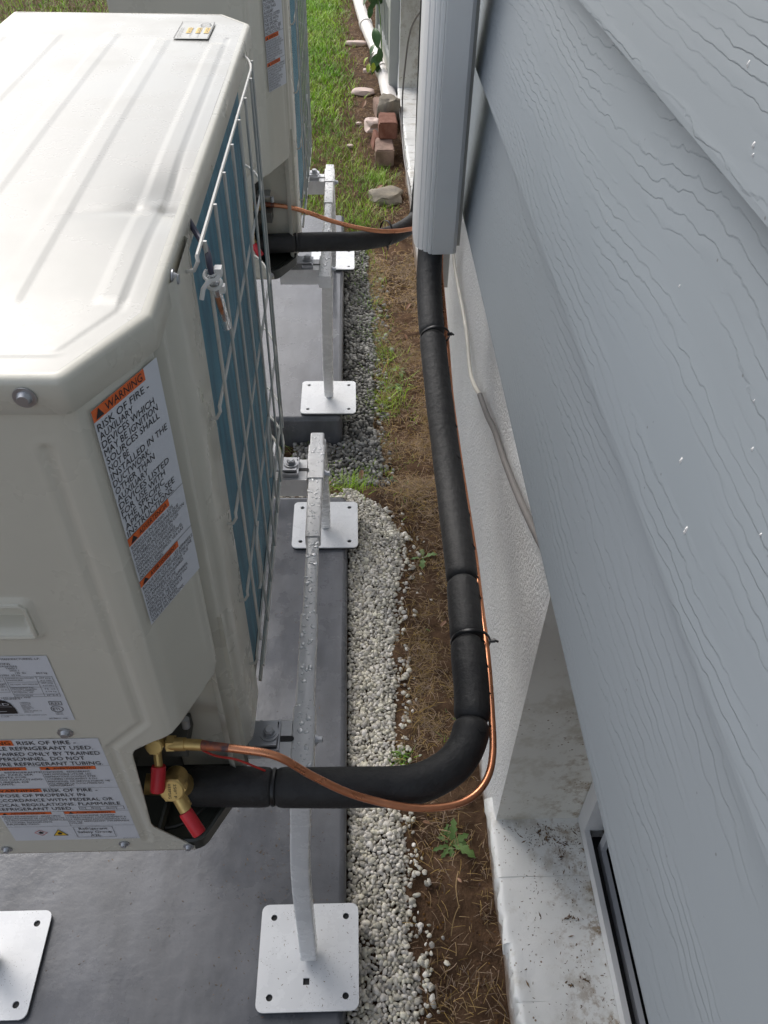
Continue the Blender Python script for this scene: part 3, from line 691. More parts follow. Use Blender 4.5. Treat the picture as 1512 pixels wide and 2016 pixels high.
    # mounting feet
    for y in (0.595, 1.155):
        mb = MB(); mb.box((-0.150, y - 0.018, 0.6130), (-0.1095, y + 0.018, 0.6170)); mb.box((-0.150, y - 0.024, 0.617), (-0.146, y + 0.024, 0.655))
        link('mounting_foot', mb, ZINC, U, smooth=False)
    # --- coil
    mb = MB(); prof = [(-0.1415, 0.628)] + [(-0.1415, 1.08)]
    for k in range(1, 9):
        a = PI / 2 * k / 8; prof.append((-0.1415 - 0.14 * (1 - math.cos(a)), 1.08 + 0.14 * math.sin(a)))
    prof.append((-0.42, 1.22)); n = len(prof)
    mb.add([(x, y, z) for z in (0.674, 1.30) for x, y in prof], [(i, i + 1, n + i + 1, n + i) for i in range(n - 1)])
    link('coil', mb, COILM, U, autos=50)
    # end posts of coil at far corner
    # --- guard
    def gpt(s_, off):       # path param along guard: s from y=.607
        if s_ <= 1.08: return (-0.1200 + off, s_)
        R_ = 0.15
        if (s_ - 1.08) <= R_ * PI / 2:
            a = (s_ - 1.08) / R_; return (-0.1200 - R_ + (R_ + off) * math.cos(a), 1.08 + (R_ + off) * math.sin(a))
        return (-0.2700 - (s_ - 1.08 - R_ * PI / 2), 1.23 + off)
    hz_ = [1.299, 1.154, 1.020, 0.899, 0.779]
    for z in hz_:
        P = [(*gpt(0.604 + k * 0.02, -0.0030), z) for k in range(44)]
        hook = [(-0.138, 0.600, z - 0.012), (-0.126, 0.600, z - 0.010), (-0.1222, 0.601, z - 0.003)]
        mb = MB(); mb.tube(hook + P, 0.0017, 7); link('guard_wire', mb, WIREM, U)
    for z in (0.716,):
        P = [(*gpt(0.635 + k * 0.02, -0.0030), z) for k in range(38)]; mb = MB(); mb.tube(P, 0.0021, 7); link('guard_wire', mb, WIREM, U)
    s_ = 0.628; k = 0
    while s_ < 1.34:
        p = gpt(s_, 0.0); mb = MB(); zlo = 0.730 + (0.0 if k else 0.05)
        mb.tube([(p[0], p[1], zlo), (p[0], p[1], 1.3000)], 0.0017, 7); link('guard_wire', mb, WIREM, U); s_ += 0.0700; k += 1
    for (y, z) in [(0.675, 0.905), (0.87, 0.912)]:
        if z > 1.3: continue
        mb = MB(); mb.tube(smooth_path([(-0.118, y - .02, z - .06), (-0.117, y - 0.012, z - 0.052), (-0.116, y - 0.012, z - 0.015), (-0.118, y, z), (-0.119, y + 0.03, z + .004)], 4), 0.002, 7); link('guard_hook', mb, WIREM, U)
    # lower coil rail
    mb = MB(); mb.tube([(*gpt(0.634 + k * 0.03, -0.0095), 0.684) for k in range(24)], 0.0025, 6); link('coil_rail', mb, PAINT_IN, U)
    # --- valves
    ax = Vector((0.02, -0.85, 0.5)).normalized()
    def valve(c, R_, stem, cap, capdir, label=None):
        mb = MB(); c = Vector(c); cyl(mb, c - ax * 0.03, ax, R_ * 0.85, 0.022, 16); cyl(mb, c - ax * 0.009, ax, R_, 0.009, hexa=True); cyl(mb, c, ax, R_ * 0.92, 0.0015, 20, r2=R_ * 0.8)
        cyl(mb, c - ax * 0.012, Vector(stem[1]) - Vector(stem[0]), R_ * 0.42, (Vector(stem[1]) - Vector(stem[0])).length + 0.008, 12)
        cyl(mb, Vector(stem[0]) , (Vector(stem[1]) - Vector(stem[0])), R_ * 0.45, (Vector(stem[1]) - Vector(stem[0])).length, 12)
        v = link('brass_valve', mb, BRASS, U, autos=40)
        mb = MB(); a = Vector(cap[0]); b = Vector(cap[1]); mb.tube([a, a + (b - a) * 0.06, a + (b - a) * .94, b], 0.0078, 16, scale=[.93, 1, 1, .93]); link('red_cap', mb, REDCAP, v); return v
    v1 = valve((-0.217, 0.462, 0.813), 0.0100, ((-0.2155, 0.462, 0.803), (-0.2145, 0.452, 0.788)), ((-0.2145, 0.453, 0.790), (-0.2165, 0.435, 0.768)), None)
    v2 = valve((-0.203, 0.439, 0.762), 0.0150, ((-0.200, 0.440, 0.752), (-0.190, 0.428, 0.738)), ((-0.1905, 0.4275, 0.736), (-0.1750, 0.4105, 0.7185)), None)
    mb = MB(); mb.tube([(-0.206, 0.471, 0.803), (-0.186, 0.469, 0.806)], 0.0072, 14); mb.tube([(-0.190, 0.4695, 0.8055), (-0.168, 0.467, 0.807)], 0.0062, 14); cyl(mb, (-0.206, 0.472, 0.803), (1, 0, 0), 0.0095, 0.008, hexa=True); link('brass_stub', mb, BRASS, v1)
    mb = MB(); mb.tube([(-0.203, 0.452, 0.748), (-0.204, 0.470, 0.715), (-0.201, 0.482, 0.694)], 0.013, 14); mb.tube([(-0.25, 0.48, 0.70), (-0.20, 0.482, 0.692)], 0.012, 14); link('brass_body', mb, BRASS, v2)
    mb = MB()
    fnv = lambda X, Z: tuple(Vector((-0.203, 0.439, 0.762)) + ax * 0.0018 + Vector((1, 0.02, 0)).normalized() * X + Vector((0, 0.5, 0.86)).normalized() * Z)
    rot = lambda X, Z: fnv(Z, X)
    text(mb, '250° F', lambda X, Z: fnv(-Z, X) if False else fnv(Z, -X), -0.0085, 0.0085, 0.0035 - .001, 0.0030)
    text(mb, '033PSIG', lambda X, Z: fnv(Z, -X), -0.009, 0.009, -0.0035, 0.0030)
    flush_text(); link('stamped_lettering', mb, INK, v2, smooth=False)
    # --- labels
    nrm = Vector((t1.y, -t1.x))
    def fc(d): return lambda X, Z: (a0.x + t1.x * X + nrm.x * d, a0.y + t1.y * X + nrm.y * d, Z)
    x0, x1 = 0.0095, 0.0800; z1, z0 = 1.279, 1.0605; H_ = z1 - z0
    W = MB(); quad(W, fc(0.0012), x0, z0, x1, z1); lab = link('warning_label', W, STICKER, U, smooth=False)
    K = MB(); T_ = fc(0.0016); zt = lambda f: z1 - f * H_
    for (f0, f1, wd, s_) in [(0, 0.043, 0.78, 'WARNING'), (0.540, 0.575, 0.72, 'ADVERTENCIA'), (0.757, 0.788, 0.72, 'AVERTISSEMENT')]:
        OR = MB(); HDR(lab, OR); quad(OR, fc(0.0014), x0, zt(f1), x0 + wd * (x1 - x0), zt(f0)); h = (f1 - f0) * H_
        poly2(K, T_, [(x0 + .0025, zt(f1) + h * .12), (x0 + .0105, zt(f1) + h * .12), (x0 + .0065, zt(f0) - h * .1)])
        text(K, s_, T_, x0 + 0.013, x0 + wd * (x1 - x0) - 0.003, zt(f1) + h * .16, h * .66)
        if f0: line2(K, T_, [(x0, zt(f0) + 0.0003), (x1, zt(f0) + 0.0003)], 0.0004)
    big = [('RISK OF FIRE -', .80), ('AUXILIARY', .52), ('DEVICES WHICH', .83), ('MAY BE IGNITION', .86), ('SOURCES SHALL', .86), ('NOT BE', .33), ('INSTALLED IN THE', .94), ('DUCTWORK,', .62), ('OTHER THAN', .66),
           ('AUXILIARY', .52), ('DEVICES LISTED', .86), ('FOR USE WITH', .76), ('THE SPECIFIC', .72), ('APPLIANCE, SEE', .88), ('INSTRUCTIONS.', .84)]
    f = 0.05; df = (0.535 - 0.05) / 15
    for s_, wd in big: f += df; text(K, s_, T_, x0 + .0015, x0 + wd * (x1 - x0), zt(f) + 0.0003, df * H_ * 0.80)
    es = ['RIESGO DE INCENDIO - LOS', 'DISPOSITIVOS AUXILIARES QUE', 'PUEDEN SER FUENTES DE IGNICIÓN', 'NO DEBEN INSTALARSE EN LOS', 'CONDUCTOS, EXCEPTO LOS', 'DISPOSITIVOS AUXILIARES', 'ENUMERADOS PARA USAR CON EL', 'APARATO ESPECÍFICO. VEA LAS', 'INSTRUCCIONES.']
    fr = ["RISQUE D'INCENDIE - LES APPAREILS", 'AUXILIAIRES QUI PEUVENT ÊTRE UNE', "SOURCE D'IGNITION, AUTRES QUE", 'LES APPAREILS AUXILIAIRES', 'HOMOLOGUÉS POUR UNE', "UTILISATION AVEC L'APPAREIL", 'SPÉCIFIQUE, NE DOIVENT PAS', 'ÊTRE INSTALLÉS DANS LE', 'SYSTÈME DE GAINES.', 'VOIR LES INSTRUCTIONS.']
    f = 0.578; df = (0.752 - 0.578) / 9
    for s_ in es: f += df; text(K, s_, T_, x0 + .0015, x0 + 0.0015 + len(s_) * 0.00218, zt(f) + 0.0004, df * H_ * 0.74)
    f = 0.790; df = (0.995 - 0.790) / 10
    for s_ in fr: f += df; text(K, s_, T_, x0 + .0015, x0 + 0.0015 + len(s_) * 0.00205, zt(f) + 0.0004, df * H_ * 0.74)
    flush_text(); HDRF(); link('lettering', K, INK, lab, smooth=False)
    # flat near-face labels
    Y0 = 0.4215
    def fy(d): return lambda X, Z: (X, Y0 - d, Z)
    W = MB(); quad(W, fy(0.0006), -0.386, 0.6878, -0.2475, 0.9010); lab2 = link('flammable_refrigerant_label', W, STICKER, U, smooth=False); K = MB(); T_ = fy(0.0012); O_ = fy(0.0009); YL = MB(); RD = MB()
    L0 = -0.3835
    def tx(s_, xa, xb, zb, h): text(K, s_, T_, xa, xb, zb, h)
    OR = MB(); HDR(lab2, OR); quad(OR, O_, -0.386, 0.8905, -0.3292, 0.9000); tx('WARNING', -0.374, -0.3315, 0.8922, 0.0062); poly2(K, T_, [(-0.384, 0.8915), (-0.3765, 0.8915), (-0.38025, 0.8988)])
    for s_, xb, zb in [('RISK OF FIRE -', -0.2700, 0.8916), ('FLAMMABLE REFRIGERANT USED.', -0.2560, 0.8817), ('TO BE REPAIRED ONLY BY TRAINED', -0.2515, 0.8714), ('SERVICE PERSONNEL. DO NOT', -0.2682, 0.8622), ('PUNCTURE REFRIGERANT TUBING.', -0.2528, 0.8525)]:
        tx(s_, -0.3252 if zb > .89 else L0, xb, zb + .0002, 0.0064)
    line2(K, T_, [(-0.386, 0.8507), (-0.2475, 0.8507)], 0.0003)
    OR = MB(); HDR(lab2, OR); quad(OR, O_, -0.3161, 0.8438, -0.2617, 0.8497); tx('AVERTISSEMENT', -0.3035, -0.2660, 0.8448, 0.0036); poly2(K, T_, [(-0.3115, 0.8446), (-0.3065, 0.8446), (-0.309, 0.8490)])
    OR = MB(); HDR(lab2, OR); quad(OR, O_, -0.386, 0.8438, -0.3298, 0.8497); tx('ADVERTENCIA', -0.372, -0.3355, 0.8448, 0.0036)
    for s_, xb, zb in [("D'INCENDIE - RÉFRIGÉRANT", -0.2688, .8384), ('INFLAMMABLE UTILISÉ. LES', -0.2688, .8338), ('RÉPARATIONS DOIVENT ÊTRE', -0.2653, .8289), ('CONFIÉES UNIQUEMENT À DU', -0.2649, .8242), ('PERSONNEL DE SERVICE FORMÉ. NE', -0.2528, .8192), ('PAS PERCER LA TUYAUTERIE DU', -0.2603, .8147), ('RÉFRIGÉRANT.', -0.2904, .8108)]: tx(s_, -0.3150, xb, zb, 0.0031)
    for s_, xb, zb in [('INCENDIO - REFRIGERANTE', -0.3172, .8384), ('UTILIZADO. PARA SER', -0.3262, .8338), ('ÚNICAMENTE POR', -0.334, .8289), ('DE SERVICIO CAPACITADO.', -0.3185, .8242), ('DE LA TUBERÍA DE', -0.3345, .8192), ('REFRIGERANTE.', -0.350, .8147)]: tx(s_, L0, xb, zb, 0.0031)
    line2(K, T_, [(-0.3163, 0.8507), (-0.3163, 0.8068)], 0.0003); line2(K, T_, [(-0.386, 0.8068), (-0.2475, 0.8068)], 0.0003)
    OR = MB(); HDR(lab2, OR); quad(OR, O_, -0.386, 0.7990, -0.3270, 0.8062); tx('WARNING', -0.3738, -0.3300, 0.8002, 0.0050); poly2(K, T_, [(-0.384, 0.7998), (-0.3765, 0.7998), (-0.38025, 0.8053)])
    for s_, xa, xb, zb in [('RISK OF FIRE -', -0.3246, -0.2700, .7990), ('DISPOSE OF PROPERLY IN', L0, -0.2850, .7893), ('ACCORDANCE WITH FEDERAL OR', L0, -0.2581, .7792), ('LOCAL REGULATIONS. FLAMMABLE', L0, -0.2527, .7692), ('REFRIGERANT USED.', L0, -0.3043, .7600)]: tx(s_, xa, xb, zb, 0.0062)
    for xa, xb in ((-0.2975, -0.2845), (-0.283, -0.2685), (-0.267, -0.2505)):
        m__ = (xa + xb) / 2; line2(K, T_, [(xa, .7600), (xa, .7665), (m__, .7655), (xb, .7665), (xb, .7600), (m__, .7590)], 0.00045, True); line2(K, T_, [(m__, .7655), (m__, .7590)], 0.00045)
        for q in range(3): line2(K, T_, [(xa + .0015, .7647 - q * .0016), (m__ - .001, .7640 - q * .0016)], 0.0003)
    line2(K, T_, [(-0.386, 0.7562), (-0.2475, 0.7562)], 0.0003)
    OR = MB(); HDR(lab2, OR); quad(OR, O_, -0.3160, 0.7500, -0.2618, 0.7555); tx('AVERTISSEMENT', -0.3035, -0.2660, .7510, .0033); poly2(K, T_, [(-0.3115, 0.7506), (-0.3065, 0.7506), (-0.309, 0.7548)])
    OR = MB(); HDR(lab2, OR); quad(OR, O_, -0.386, 0.7500, -0.3297, 0.7555); tx('ADVERTENCIA', -0.373, -0.3355, .7510, .0033); poly2(K, T_, [(-0.3815, 0.7506), (-0.3765, 0.7506), (-0.379, 0.7548)])
    for k, (s_, xb) in enumerate([("RISQUE D'INCENDIE. ÉLIMINER", -0.2632), ('CORRECTEMENT CONFORMÉMENT À', -0.2525), ('LA RÉGLEMENTATION FÉDÉRALE OU', -0.2535), ('LOCALE. RÉFRIGÉRANT INFLAMMABLE', -0.2510), ('UTILISÉ.', -0.3019)]): tx(s_, -0.3148, xb, .7448 - k * .00455, .0030)
    for k, (s_, xb) in enumerate([('RIESGO DE INCENDIO - DESÉCHELO', -0.3218), ('ADECUADAMENTE DE ACUERDO CON', -0.3190), ('LAS REGLAMENTACIONES FEDERALES', -0.3172), ('O LOCALES. REFRIGERANTE', -0.3340), ('INFLAMABLE USADO.', -0.3483)]): tx(s_, L0, xb, .7448 - k * .00455, .0030)
    line2(K, T_, [(-0.3162, 0.7562), (-0.3162, 0.7222)], 0.0003); line2(K, T_, [(-0.386, 0.7222), (-0.2475, 0.7222)], 0.0003)
    line2(K, T_, [(-0.3150, .6945), (-0.3150, .7193), (-0.2725, .7193), (-0.2725, .6945)], 0.0004, True)
    tx('Refrigerant', -0.3095, -0.2785, .7125, .0050); tx('Safety Group', -0.3125, -0.2750, .7045, .0050); tx('A2L', -0.3003, -0.2890, .6962, .0050)
    line2(RD, T_, [(-0.3595, .7072), (-0.3527, .7135), (-0.3458, .7072), (-0.3527, .7010)], 0.0007, True); poly2(K, T_, [(-0.3545, .7050), (-0.3510, .7050), (-0.3500, .7075), (-0.3527, .7105), (-0.3552, .7078)])
    poly2(YL, T_, [(-0.3401, .7002), (-0.3247, .7002), (-0.3324, .7142)]); line2(K, fy(.0014), [(-0.3401, .7002), (-0.3247, .7002), (-0.3324, .7142)], 0.0006, True); poly2(K, fy(.0015), [(-0.3342, .7030), (-0.3307, .7030), (-0.3298, .7055), (-0.3324, .7095), (-0.3349, .7058)])
    tx('3P751877-4', -0.2660, -0.2505, .6893, .0014)
    flush_text(); HDRF(); link('lettering', K, INK, lab2, smooth=False); link('yellow_hazard_mark', YL, YELLOW, lab2, smooth=False); link('red_hazard_mark', RD, REDINK, lab2, smooth=False)
    # rating plate
    W = MB(); quad(W, fy(0.0006), -0.386, 0.9331, -0.2612, 1.0319); lab3 = link('rating_label', W, STICKER, U, smooth=False); K = MB()
    tx('MANUFACTURING, L.P.', -0.2999, -0.2679, 1.0271, .0026); tx('(OPTION)', -0.3145, -0.2945, 1.0205, .0026); tx('7SA2410A6', -0.3055, -0.2896, 1.0172, .0022); tx('7300217', -0.2997, -0.2900, 1.0143, .0022); tx('2023.1', -0.2977, -0.2897, 1.0110, .0022)
    tx('132  lbs', -0.2936, -0.2847, 1.0075, .0022); tx('60.0 kg', -0.2762, -0.2668, 1.0070, .0022); tx('208/230V  60 Hz', -0.3120, -0.2903, 1.0043, .0022)
    for z in (1.0028, .9950, .9872, .9765, .9727): line2(K, T_, [(-0.3042, z), (-0.2642, z)], 0.00028)
    for x in (-0.3042, -0.2779, -0.2642): line2(K, T_, [(x, 1.0028), (x, .9727)], 0.00028)
    line2(K, T_, [(-0.386, 1.0028), (-0.3062, 1.0028), (-0.3062, .9800), (-0.386, .9800)], 0.00028); line2(K, T_, [(-0.386, .9930), (-0.3062, .9930)], .00028); line2(K, T_, [(-0.386, .9872), (-0.3062, .9872)], .00028)
    for s_, z in [('A.', 1.0000), ('A.', .9965), ('HP', .9905), ('kW', .9880), ('.55 A.', .9830)]: tx(s_, -0.3135, -0.3075, z, .0018)
    for s_, xb, z in [('MAXIMUM ALLOWABLE', -0.2800, 1.0000), ('PRESSURE', -0.2905, .9970), ('AIR TIGHT TEST PRESSURE', -0.2790, .9908), ('REFRIGERANT R32', -0.2845, .9855), ('FACTORY CHARGED', -0.2820, .9833), ('GLOBAL WARMING', -0.2850, .9808), ('POTENTIAL, 675', -0.2865, .9783), ('PROTECTION', -0.2885, .9738)]: tx(s_, -0.3030, xb, z, .0016)
    for s_, z in [('604 psig', 1.0000), ('4.17 MPa', .9962), ('604 psig', .9925), ('4.17 MPa', .9885), ('76 oz', .9835), ('2.14 kg', .9795), ('IP24', .9738)]: tx(s_, -0.2755, -0.2660, z, .0018)
    tx('LIMITED TO LESS THAN 1 AMP', -0.335, -0.2908, .9705, .0017); tx('MAX. SERIES', -0.330, -0.3004, .9684, .0017)
    arc = [(-0.386, .9459), (-0.3092, .9459), (-0.3095, .9540), (-0.3115, .9620), (-0.3150, .9665), (-0.320, .9679), (-0.386, .9679)]; poly2(K, T_, arc)
    WT = MB(); text(WT, 'CERTIFIED', fy(.0016), -0.356, -0.3125, .9600, .0036); line2(WT, fy(.0016), [(-0.38, .9578), (-0.3110, .9578)], .0003); line2(WT, fy(.0016), [(-0.34, .9500), (-0.318, .9505)], .0006)
    for k, s_ in enumerate(['CONFORMS TO', 'ANSI/UL STD', '60335-1 &', '60335-2-40', 'CERTIFIED TO', 'CSA STD', 'C22.2 NO. 60335-1 &', '60335-2-40']): tx(s_, -0.3030, -0.3030 + len(s_) * .00085, .9625 - k * .00215, .0015)
    tx('R32', -0.2755, -0.2680, .9604, .0028); line2(K, T_, [(-0.2772, .9592), (-0.2663, .9592), (-0.2663, .9645), (-0.2772, .9645)], .0005, True)
    line2(K, T_, [(-0.2725 + .0053 * math.cos(a), .9525 + .0048 * math.sin(a)) for a in [i * PI / 12 for i in range(24)]], .0006, True); tx('ETL', -0.2760, -0.2690, .9505, .0040); tx('Intertek', -0.2755, -0.2690, .9455, .0014); tx('5004984', -0.2755, -0.2690, .9432, .0014)
    tx('CONNECTED FOR OUTDOOR USE ONLY FOR DIRECT UNIT', -0.345, -0.2842, .9425, .0013); tx('INDOOR USE', -0.345, -0.3184, .9404, .0013); tx('2P778211-19A', -0.2839, -0.2667, .9358, .0020)
    flush_text(); link('lettering', K, INK, lab3, smooth=False); link('white_lettering', WT, STICKER, lab3, smooth=False)
    # caution sticker on top
    ft = lambda d: (lambda X, Yy: (X, Yy, ZT + 0.0014 + d))
    W = MB(); quad(W, ft(0), -0.2255, 1.158, -0.1815, 1.238); lab4 = link('caution_label', W, PAINT_DIMMED, top, smooth=False); K = MB(); YL = MB(); T_ = ft(.0006)
    line2(K, T_, [(-0.2245, 1.159), (-0.1825, 1.159), (-0.1825, 1.237), (-0.2245, 1.237)], .0006, True)
    line2(K, T_, [(-0.192 + .0065 * math.cos(a), 1.222 + .009 * math.sin(a)) for a in [i * PI / 10 for i in range(20)]], .0008, True); line2(K, T_, [(-0.197, 1.216), (-0.187, 1.229)], .0008)
    for x in (-0.213, -0.201, -0.1905): quad(YL, ft(.0004), x, 1.183, x + 0.0062, 1.209)
    for x in (-0.213, -0.201, -0.1905): text(K, 'CAUTION', (lambda xx: (lambda X, Z: (xx + 0.0053 - Z, X, ZT + .0022)))(x), 1.185, 1.207, 0, .0035)
    for x, s_ in ((-0.2175, 'Do not touch the air inlet or the aluminium fins'), (-0.2200, 'NE PAS TOUCHER LES AILETTES'), (-0.2055, 'Do not place items on unit'), (-0.1955, 'Do not stand on the unit')):
        text(K, s_, (lambda xx: (lambda X, Z: (xx - Z, X, ZT + .0021)))(x), 1.164, 1.208, 0, .0015)
    flush_text(); link('lettering', K, INK, lab4, smooth=False); link('yellow_header', YL, YELLOW, lab4, smooth=False)
    return U
U1 = unit()
U2 = copy_tree(U1)
reloc(U1); reloc(U2)
U2.location = U1.location + Vector((0, 1.362, 0))
for ch in U2.children:
    if ch.name.startswith('brass_valve'): ch.location.x -= 0.040
U2['label'] = 'farther beige heat pump standing behind the dented one'
for o in (U1, U2): o['group'] = 'heat pump outdoor units on stands'
# thermistor in clear sleeve on the nearer unit only
sn = link('sensor_sleeve', (lambda m_: (m_.tube(smooth_path([(-0.1165, 0.617, 1.280), (-0.1165, 0.627, 1.262), (-0.1160, 0.639, 1.236), (-0.1155, 0.650, 1.208)], 5), 0.0042, 14, cap=False), m_)[-1])(MB()), CLEARPL, U1)
mb = MB(); mb.tube(smooth_path([(-0.139, 0.668, 1.300), (-0.130, 0.655, 1.291), (-0.120, 0.632, 1.290), (-0.1165, 0.618, 1.280), (-0.1162, 0.631, 1.253)], 6), 0.0026, 10); link('sensor_lead', mb, DARKWIRE, sn)
mb = MB(); mb.tube([(-0.1162, 0.631, 1.250), (-0.1156, 0.6455, 1.218)], 0.0030, 10); link('copper_bulb', mb, COPPER, sn)
mb = MB()
for q, (y, z, R_) in enumerate([(0.620, 1.275, .0062), (0.6255, 1.264, .0058)]): ring(mb, (-0.1165, y, z), (0.05, 0.4, -0.9), R_, 0.0017, 18, 6)
mb.tube([(-0.118, 0.614, 1.273), (-0.123, 0.609, 1.268), (-0.125, 0.606, 1.260)], .002, 8); mb.box((-0.114, 0.617, 1.274), (-0.108, 0.625, 1.281)); mb.box((-0.1135, 0.625, 1.255), (-0.1085, 0.632, 1.261))
link('sleeve_clip', mb, WHITEPL, sn)
for o in (sn,): o.location = Vector(o.location) - U1.location

# ================================================================== STANDS
def icos(sub):
    bm = bmesh.new(); bmesh.ops.create_icosphere(bm, subdivisions=sub, radius=1); v = np.array([p.co[:] for p in bm.verts]); f = np.array([[q.index for q in p.verts] for p in bm.faces]); bm.free(); return v, f
WATER = mat('water_film', (0.66, 0.67, 0.68), 0.05, coat=1.0, spec=0.9)
def drops(parent, spots):
    v0, f0 = icos(2); mb = MB()
    for (x, y, z, s_) in spots:
        o = Vector((random.uniform(0, 50), 0, 0)); a = random.uniform(0, 3.1); el = random.uniform(.5, 1.0); k = len(mb.v)
        vs = []
        for p in v0:
            q = Vector(p) * (1 + .5 * mn.noise(Vector(p) * 1.3 + o)); X_ = q.x * s_; Y_ = q.y * s_ * el
            vs.append((x + X_ * math.cos(a) - Y_ * math.sin(a), y + X_ * math.sin(a) + Y_ * math.cos(a), z + q.z * min(.0006, s_ * .25)))
        mb.add(vs, [tuple(t) for t in f0])
    o = link('water_drops', mb, WATER, parent, autos=180); o['kind'] = 'stuff'; return o
def base_plate(parent, cx_, cy_, sq=None, rot=0.0):
    P = rpoly([(-.089, -.089), (.089, -.089), (.089, .089), (-.089, .089)], 0.013, 4)
    holes = [(sx * .066, sy * .066, .0058, 0) for sx in (-1, 1) for sy in (-1, 1)]
    bm = bmesh.new(); outer = [bm.verts.new((x, y, 0)) for x, y in P]; edges = [bm.edges.new((outer[i], outer[(i + 1) % len(outer)])) for i in range(len(outer))]
    if sq: holes.append((sq[0], sq[1], .0078, 1))
    for hx, hy, r, s_ in holes:
        n = 4 if s_ else 14; vs = [bm.verts.new((hx + r * math.cos(2 * PI * k / n + (PI / 4 if s_ else 0)), hy + r * math.sin(2 * PI * k / n + (PI / 4 if s_ else 0)), 0)) for k in range(n)]
        edges += [bm.edges.new((vs[i], vs[(i + 1) % n])) for i in range(n)]
    bmesh.ops.triangle_fill(bm, edges=edges, use_beauty=True)
    r = bmesh.ops.extrude_face_region(bm, geom=list(bm.faces)); 
    for v in [g for g in r['geom'] if isinstance(g, bmesh.types.BMVert)]: v.co.z += 0.0035
    for v in bm.verts: v.co.z += 0.0065
    bmesh.ops.recalc_face_normals(bm, faces=bm.faces)
    pl = link('base_plate', bm, PLATEM, parent, loc=(cx_, cy_, 0.0), autos=40); pl.rotation_euler.z = rot
    mb = MB(); mb.prism(inset(P, 0.0015), 0.0005, 0.0062); link('rubber_mat', mb, RUBBER, pl, smooth=False)
    return pl
def stand_side(St, sgn, yb, feet, plates, sx=-0.0755):
    # rail of telescoping square tubes along y; yb=(near bracket y, far bracket y)
    y0, y1 = yb; zc = 0.585; L_ = y1 - y0
    X = lambda x: x if sgn > 0 else -0.635 - x
    if sgn < 0: feet = [[(p[0] + 0.112 * (1 - p[2] / .572), p[1], p[2]) for p in f] for f in feet]; plates = [(p[0] + 0.112, *p[1:]) for p in plates]
    segs = [(y0 - 0.060, y0 + 0.052, .0315), (y0 + 0.05, y0 + 0.222, .0262), (y0 + 0.22, y0 + 0.395, .0205), (y0 + 0.392, y0 + 0.545, .0262), (y0 + 0.54, y1 + 0.075, .0315), (y1 + 0.07, y1 + 0.115, .0265)]
    for a, b, w_ in segs:
        mb = MB(); mb.sweep([(X(sx), a, zc), (X(sx), b, zc)], rprof(w_, w_, .0035)); link('rail_tube', mb, STANDM, St, autos=50)
    if sgn > 0:
        sp_ = []
        for _ in range(230):
            y = random.uniform(y0 - .05, y1 + .11); w_ = [q[2] for q in segs if q[0] <= y <= q[1]]
            if w_: h = max(w_); sp_.append((X(sx) + random.uniform(-.38, .38) * h, y, zc + h / 2 + .0001, random.choice((.0012, .0018, .0026, .0042)) * random.uniform(.7, 1.2)))
        drops(St, sp_)
    for k, y in enumerate((y0, y1)):
        mb = MB(); xa, xb = sorted((X(sx - .0158), X(sx - 0.115))); mb.box((xa, y - .029, .5990), (xb, y + .029, .6020)); mb.box((xa, y - .029, .562), (xb, y - .0255, .5990)); mb.box((xa, y + .0255, .562), (xb, y + .029, .5990))
        br = link('support_arm', mb, STANDM, St, smooth=False)
        mb = MB(); zz = .6025
        mb.add(*slotted(X(-0.104), y)); link('slot', mb, RUBBER, br, smooth=False)
        mb = MB(); xx = X(-0.120)
        mb.box((xx - .0140, y - .023, .602), (xx + .0140, y + .023, .6045)); mb.box((xx - .0140, y - .023, .6045), (xx - .0118, y + .023, .6135)); mb.box((xx + .0118, y - .023, .6045), (xx + .0140, y + .023, .6135))
        mb.box((xx - .0118, y - .023, .6045), (xx + .0118, y - .0208, .6115)); mb.box((xx - .0118, y + .0208, .6045), (xx + .0118, y + .023, .6115))
        link('channel_washer', mb, ZINC, St, smooth=False)
        mb = MB(); bolt_mesh(mb, (xx, y, .6172), (0, 0, 1)); b_ = link('bolt', mb, ZINC, St, autos=30)
        mb = MB(); bolt_mesh(mb, (X(sx + .0160), y + .008, .585), (1 if sgn > 0 else -1, 0, 0), .005, .008); link('bolt', mb, ZINC, St, autos=30)
    for k, (pts, pl) in enumerate(zip(feet, plates)):
        pts = [(X(p[0]), p[1], p[2]) for p in pts]; sp = smooth_path(pts, 6)
        mb = MB(); mb.sweep(sp, rprof(.030, .030, .004), up=(0, 1, 0)); leg = link('leg', mb, STANDM, St, autos=50)
        e = Vector(pts[-1]); mb = MB(); cyl(mb, (e.x, e.y, .010), (0, 0, 1), .011, .006, 18); cyl(mb, (e.x, e.y, .016), (0, 0, 1), .0055, .02, 12); link('levelling_bolt', mb, ZINC, leg)
        P_ = base_plate(St, X(pl[0]), pl[1], pl[2] if len(pl) > 2 else None)
def slotted(x, y):
    P = []
    for k in range(9): a = -PI / 2 + PI * k / 8; P.append((x + .012 + .0045 * math.cos(a), y + .0045 * math.sin(a)))
    for k in range(9): a = PI / 2 + PI * k / 8; P.append((x - .004 + .0045 * math.cos(a), y + .0045 * math.sin(a)))
    return [(a, b, .6024) for a, b in P], [tuple(range(len(P)))]
def stand(yb, footspec, label):
    St = thing('equipment_stand', label, 'stand', (-0.3, (yb[0] + yb[1]) / 2, 0), 'adjustable metal stands under the heat pumps')
    stand_side(St, 1, yb, *footspec); stand_side(St, -1, yb, *footspec); reloc(St); return St
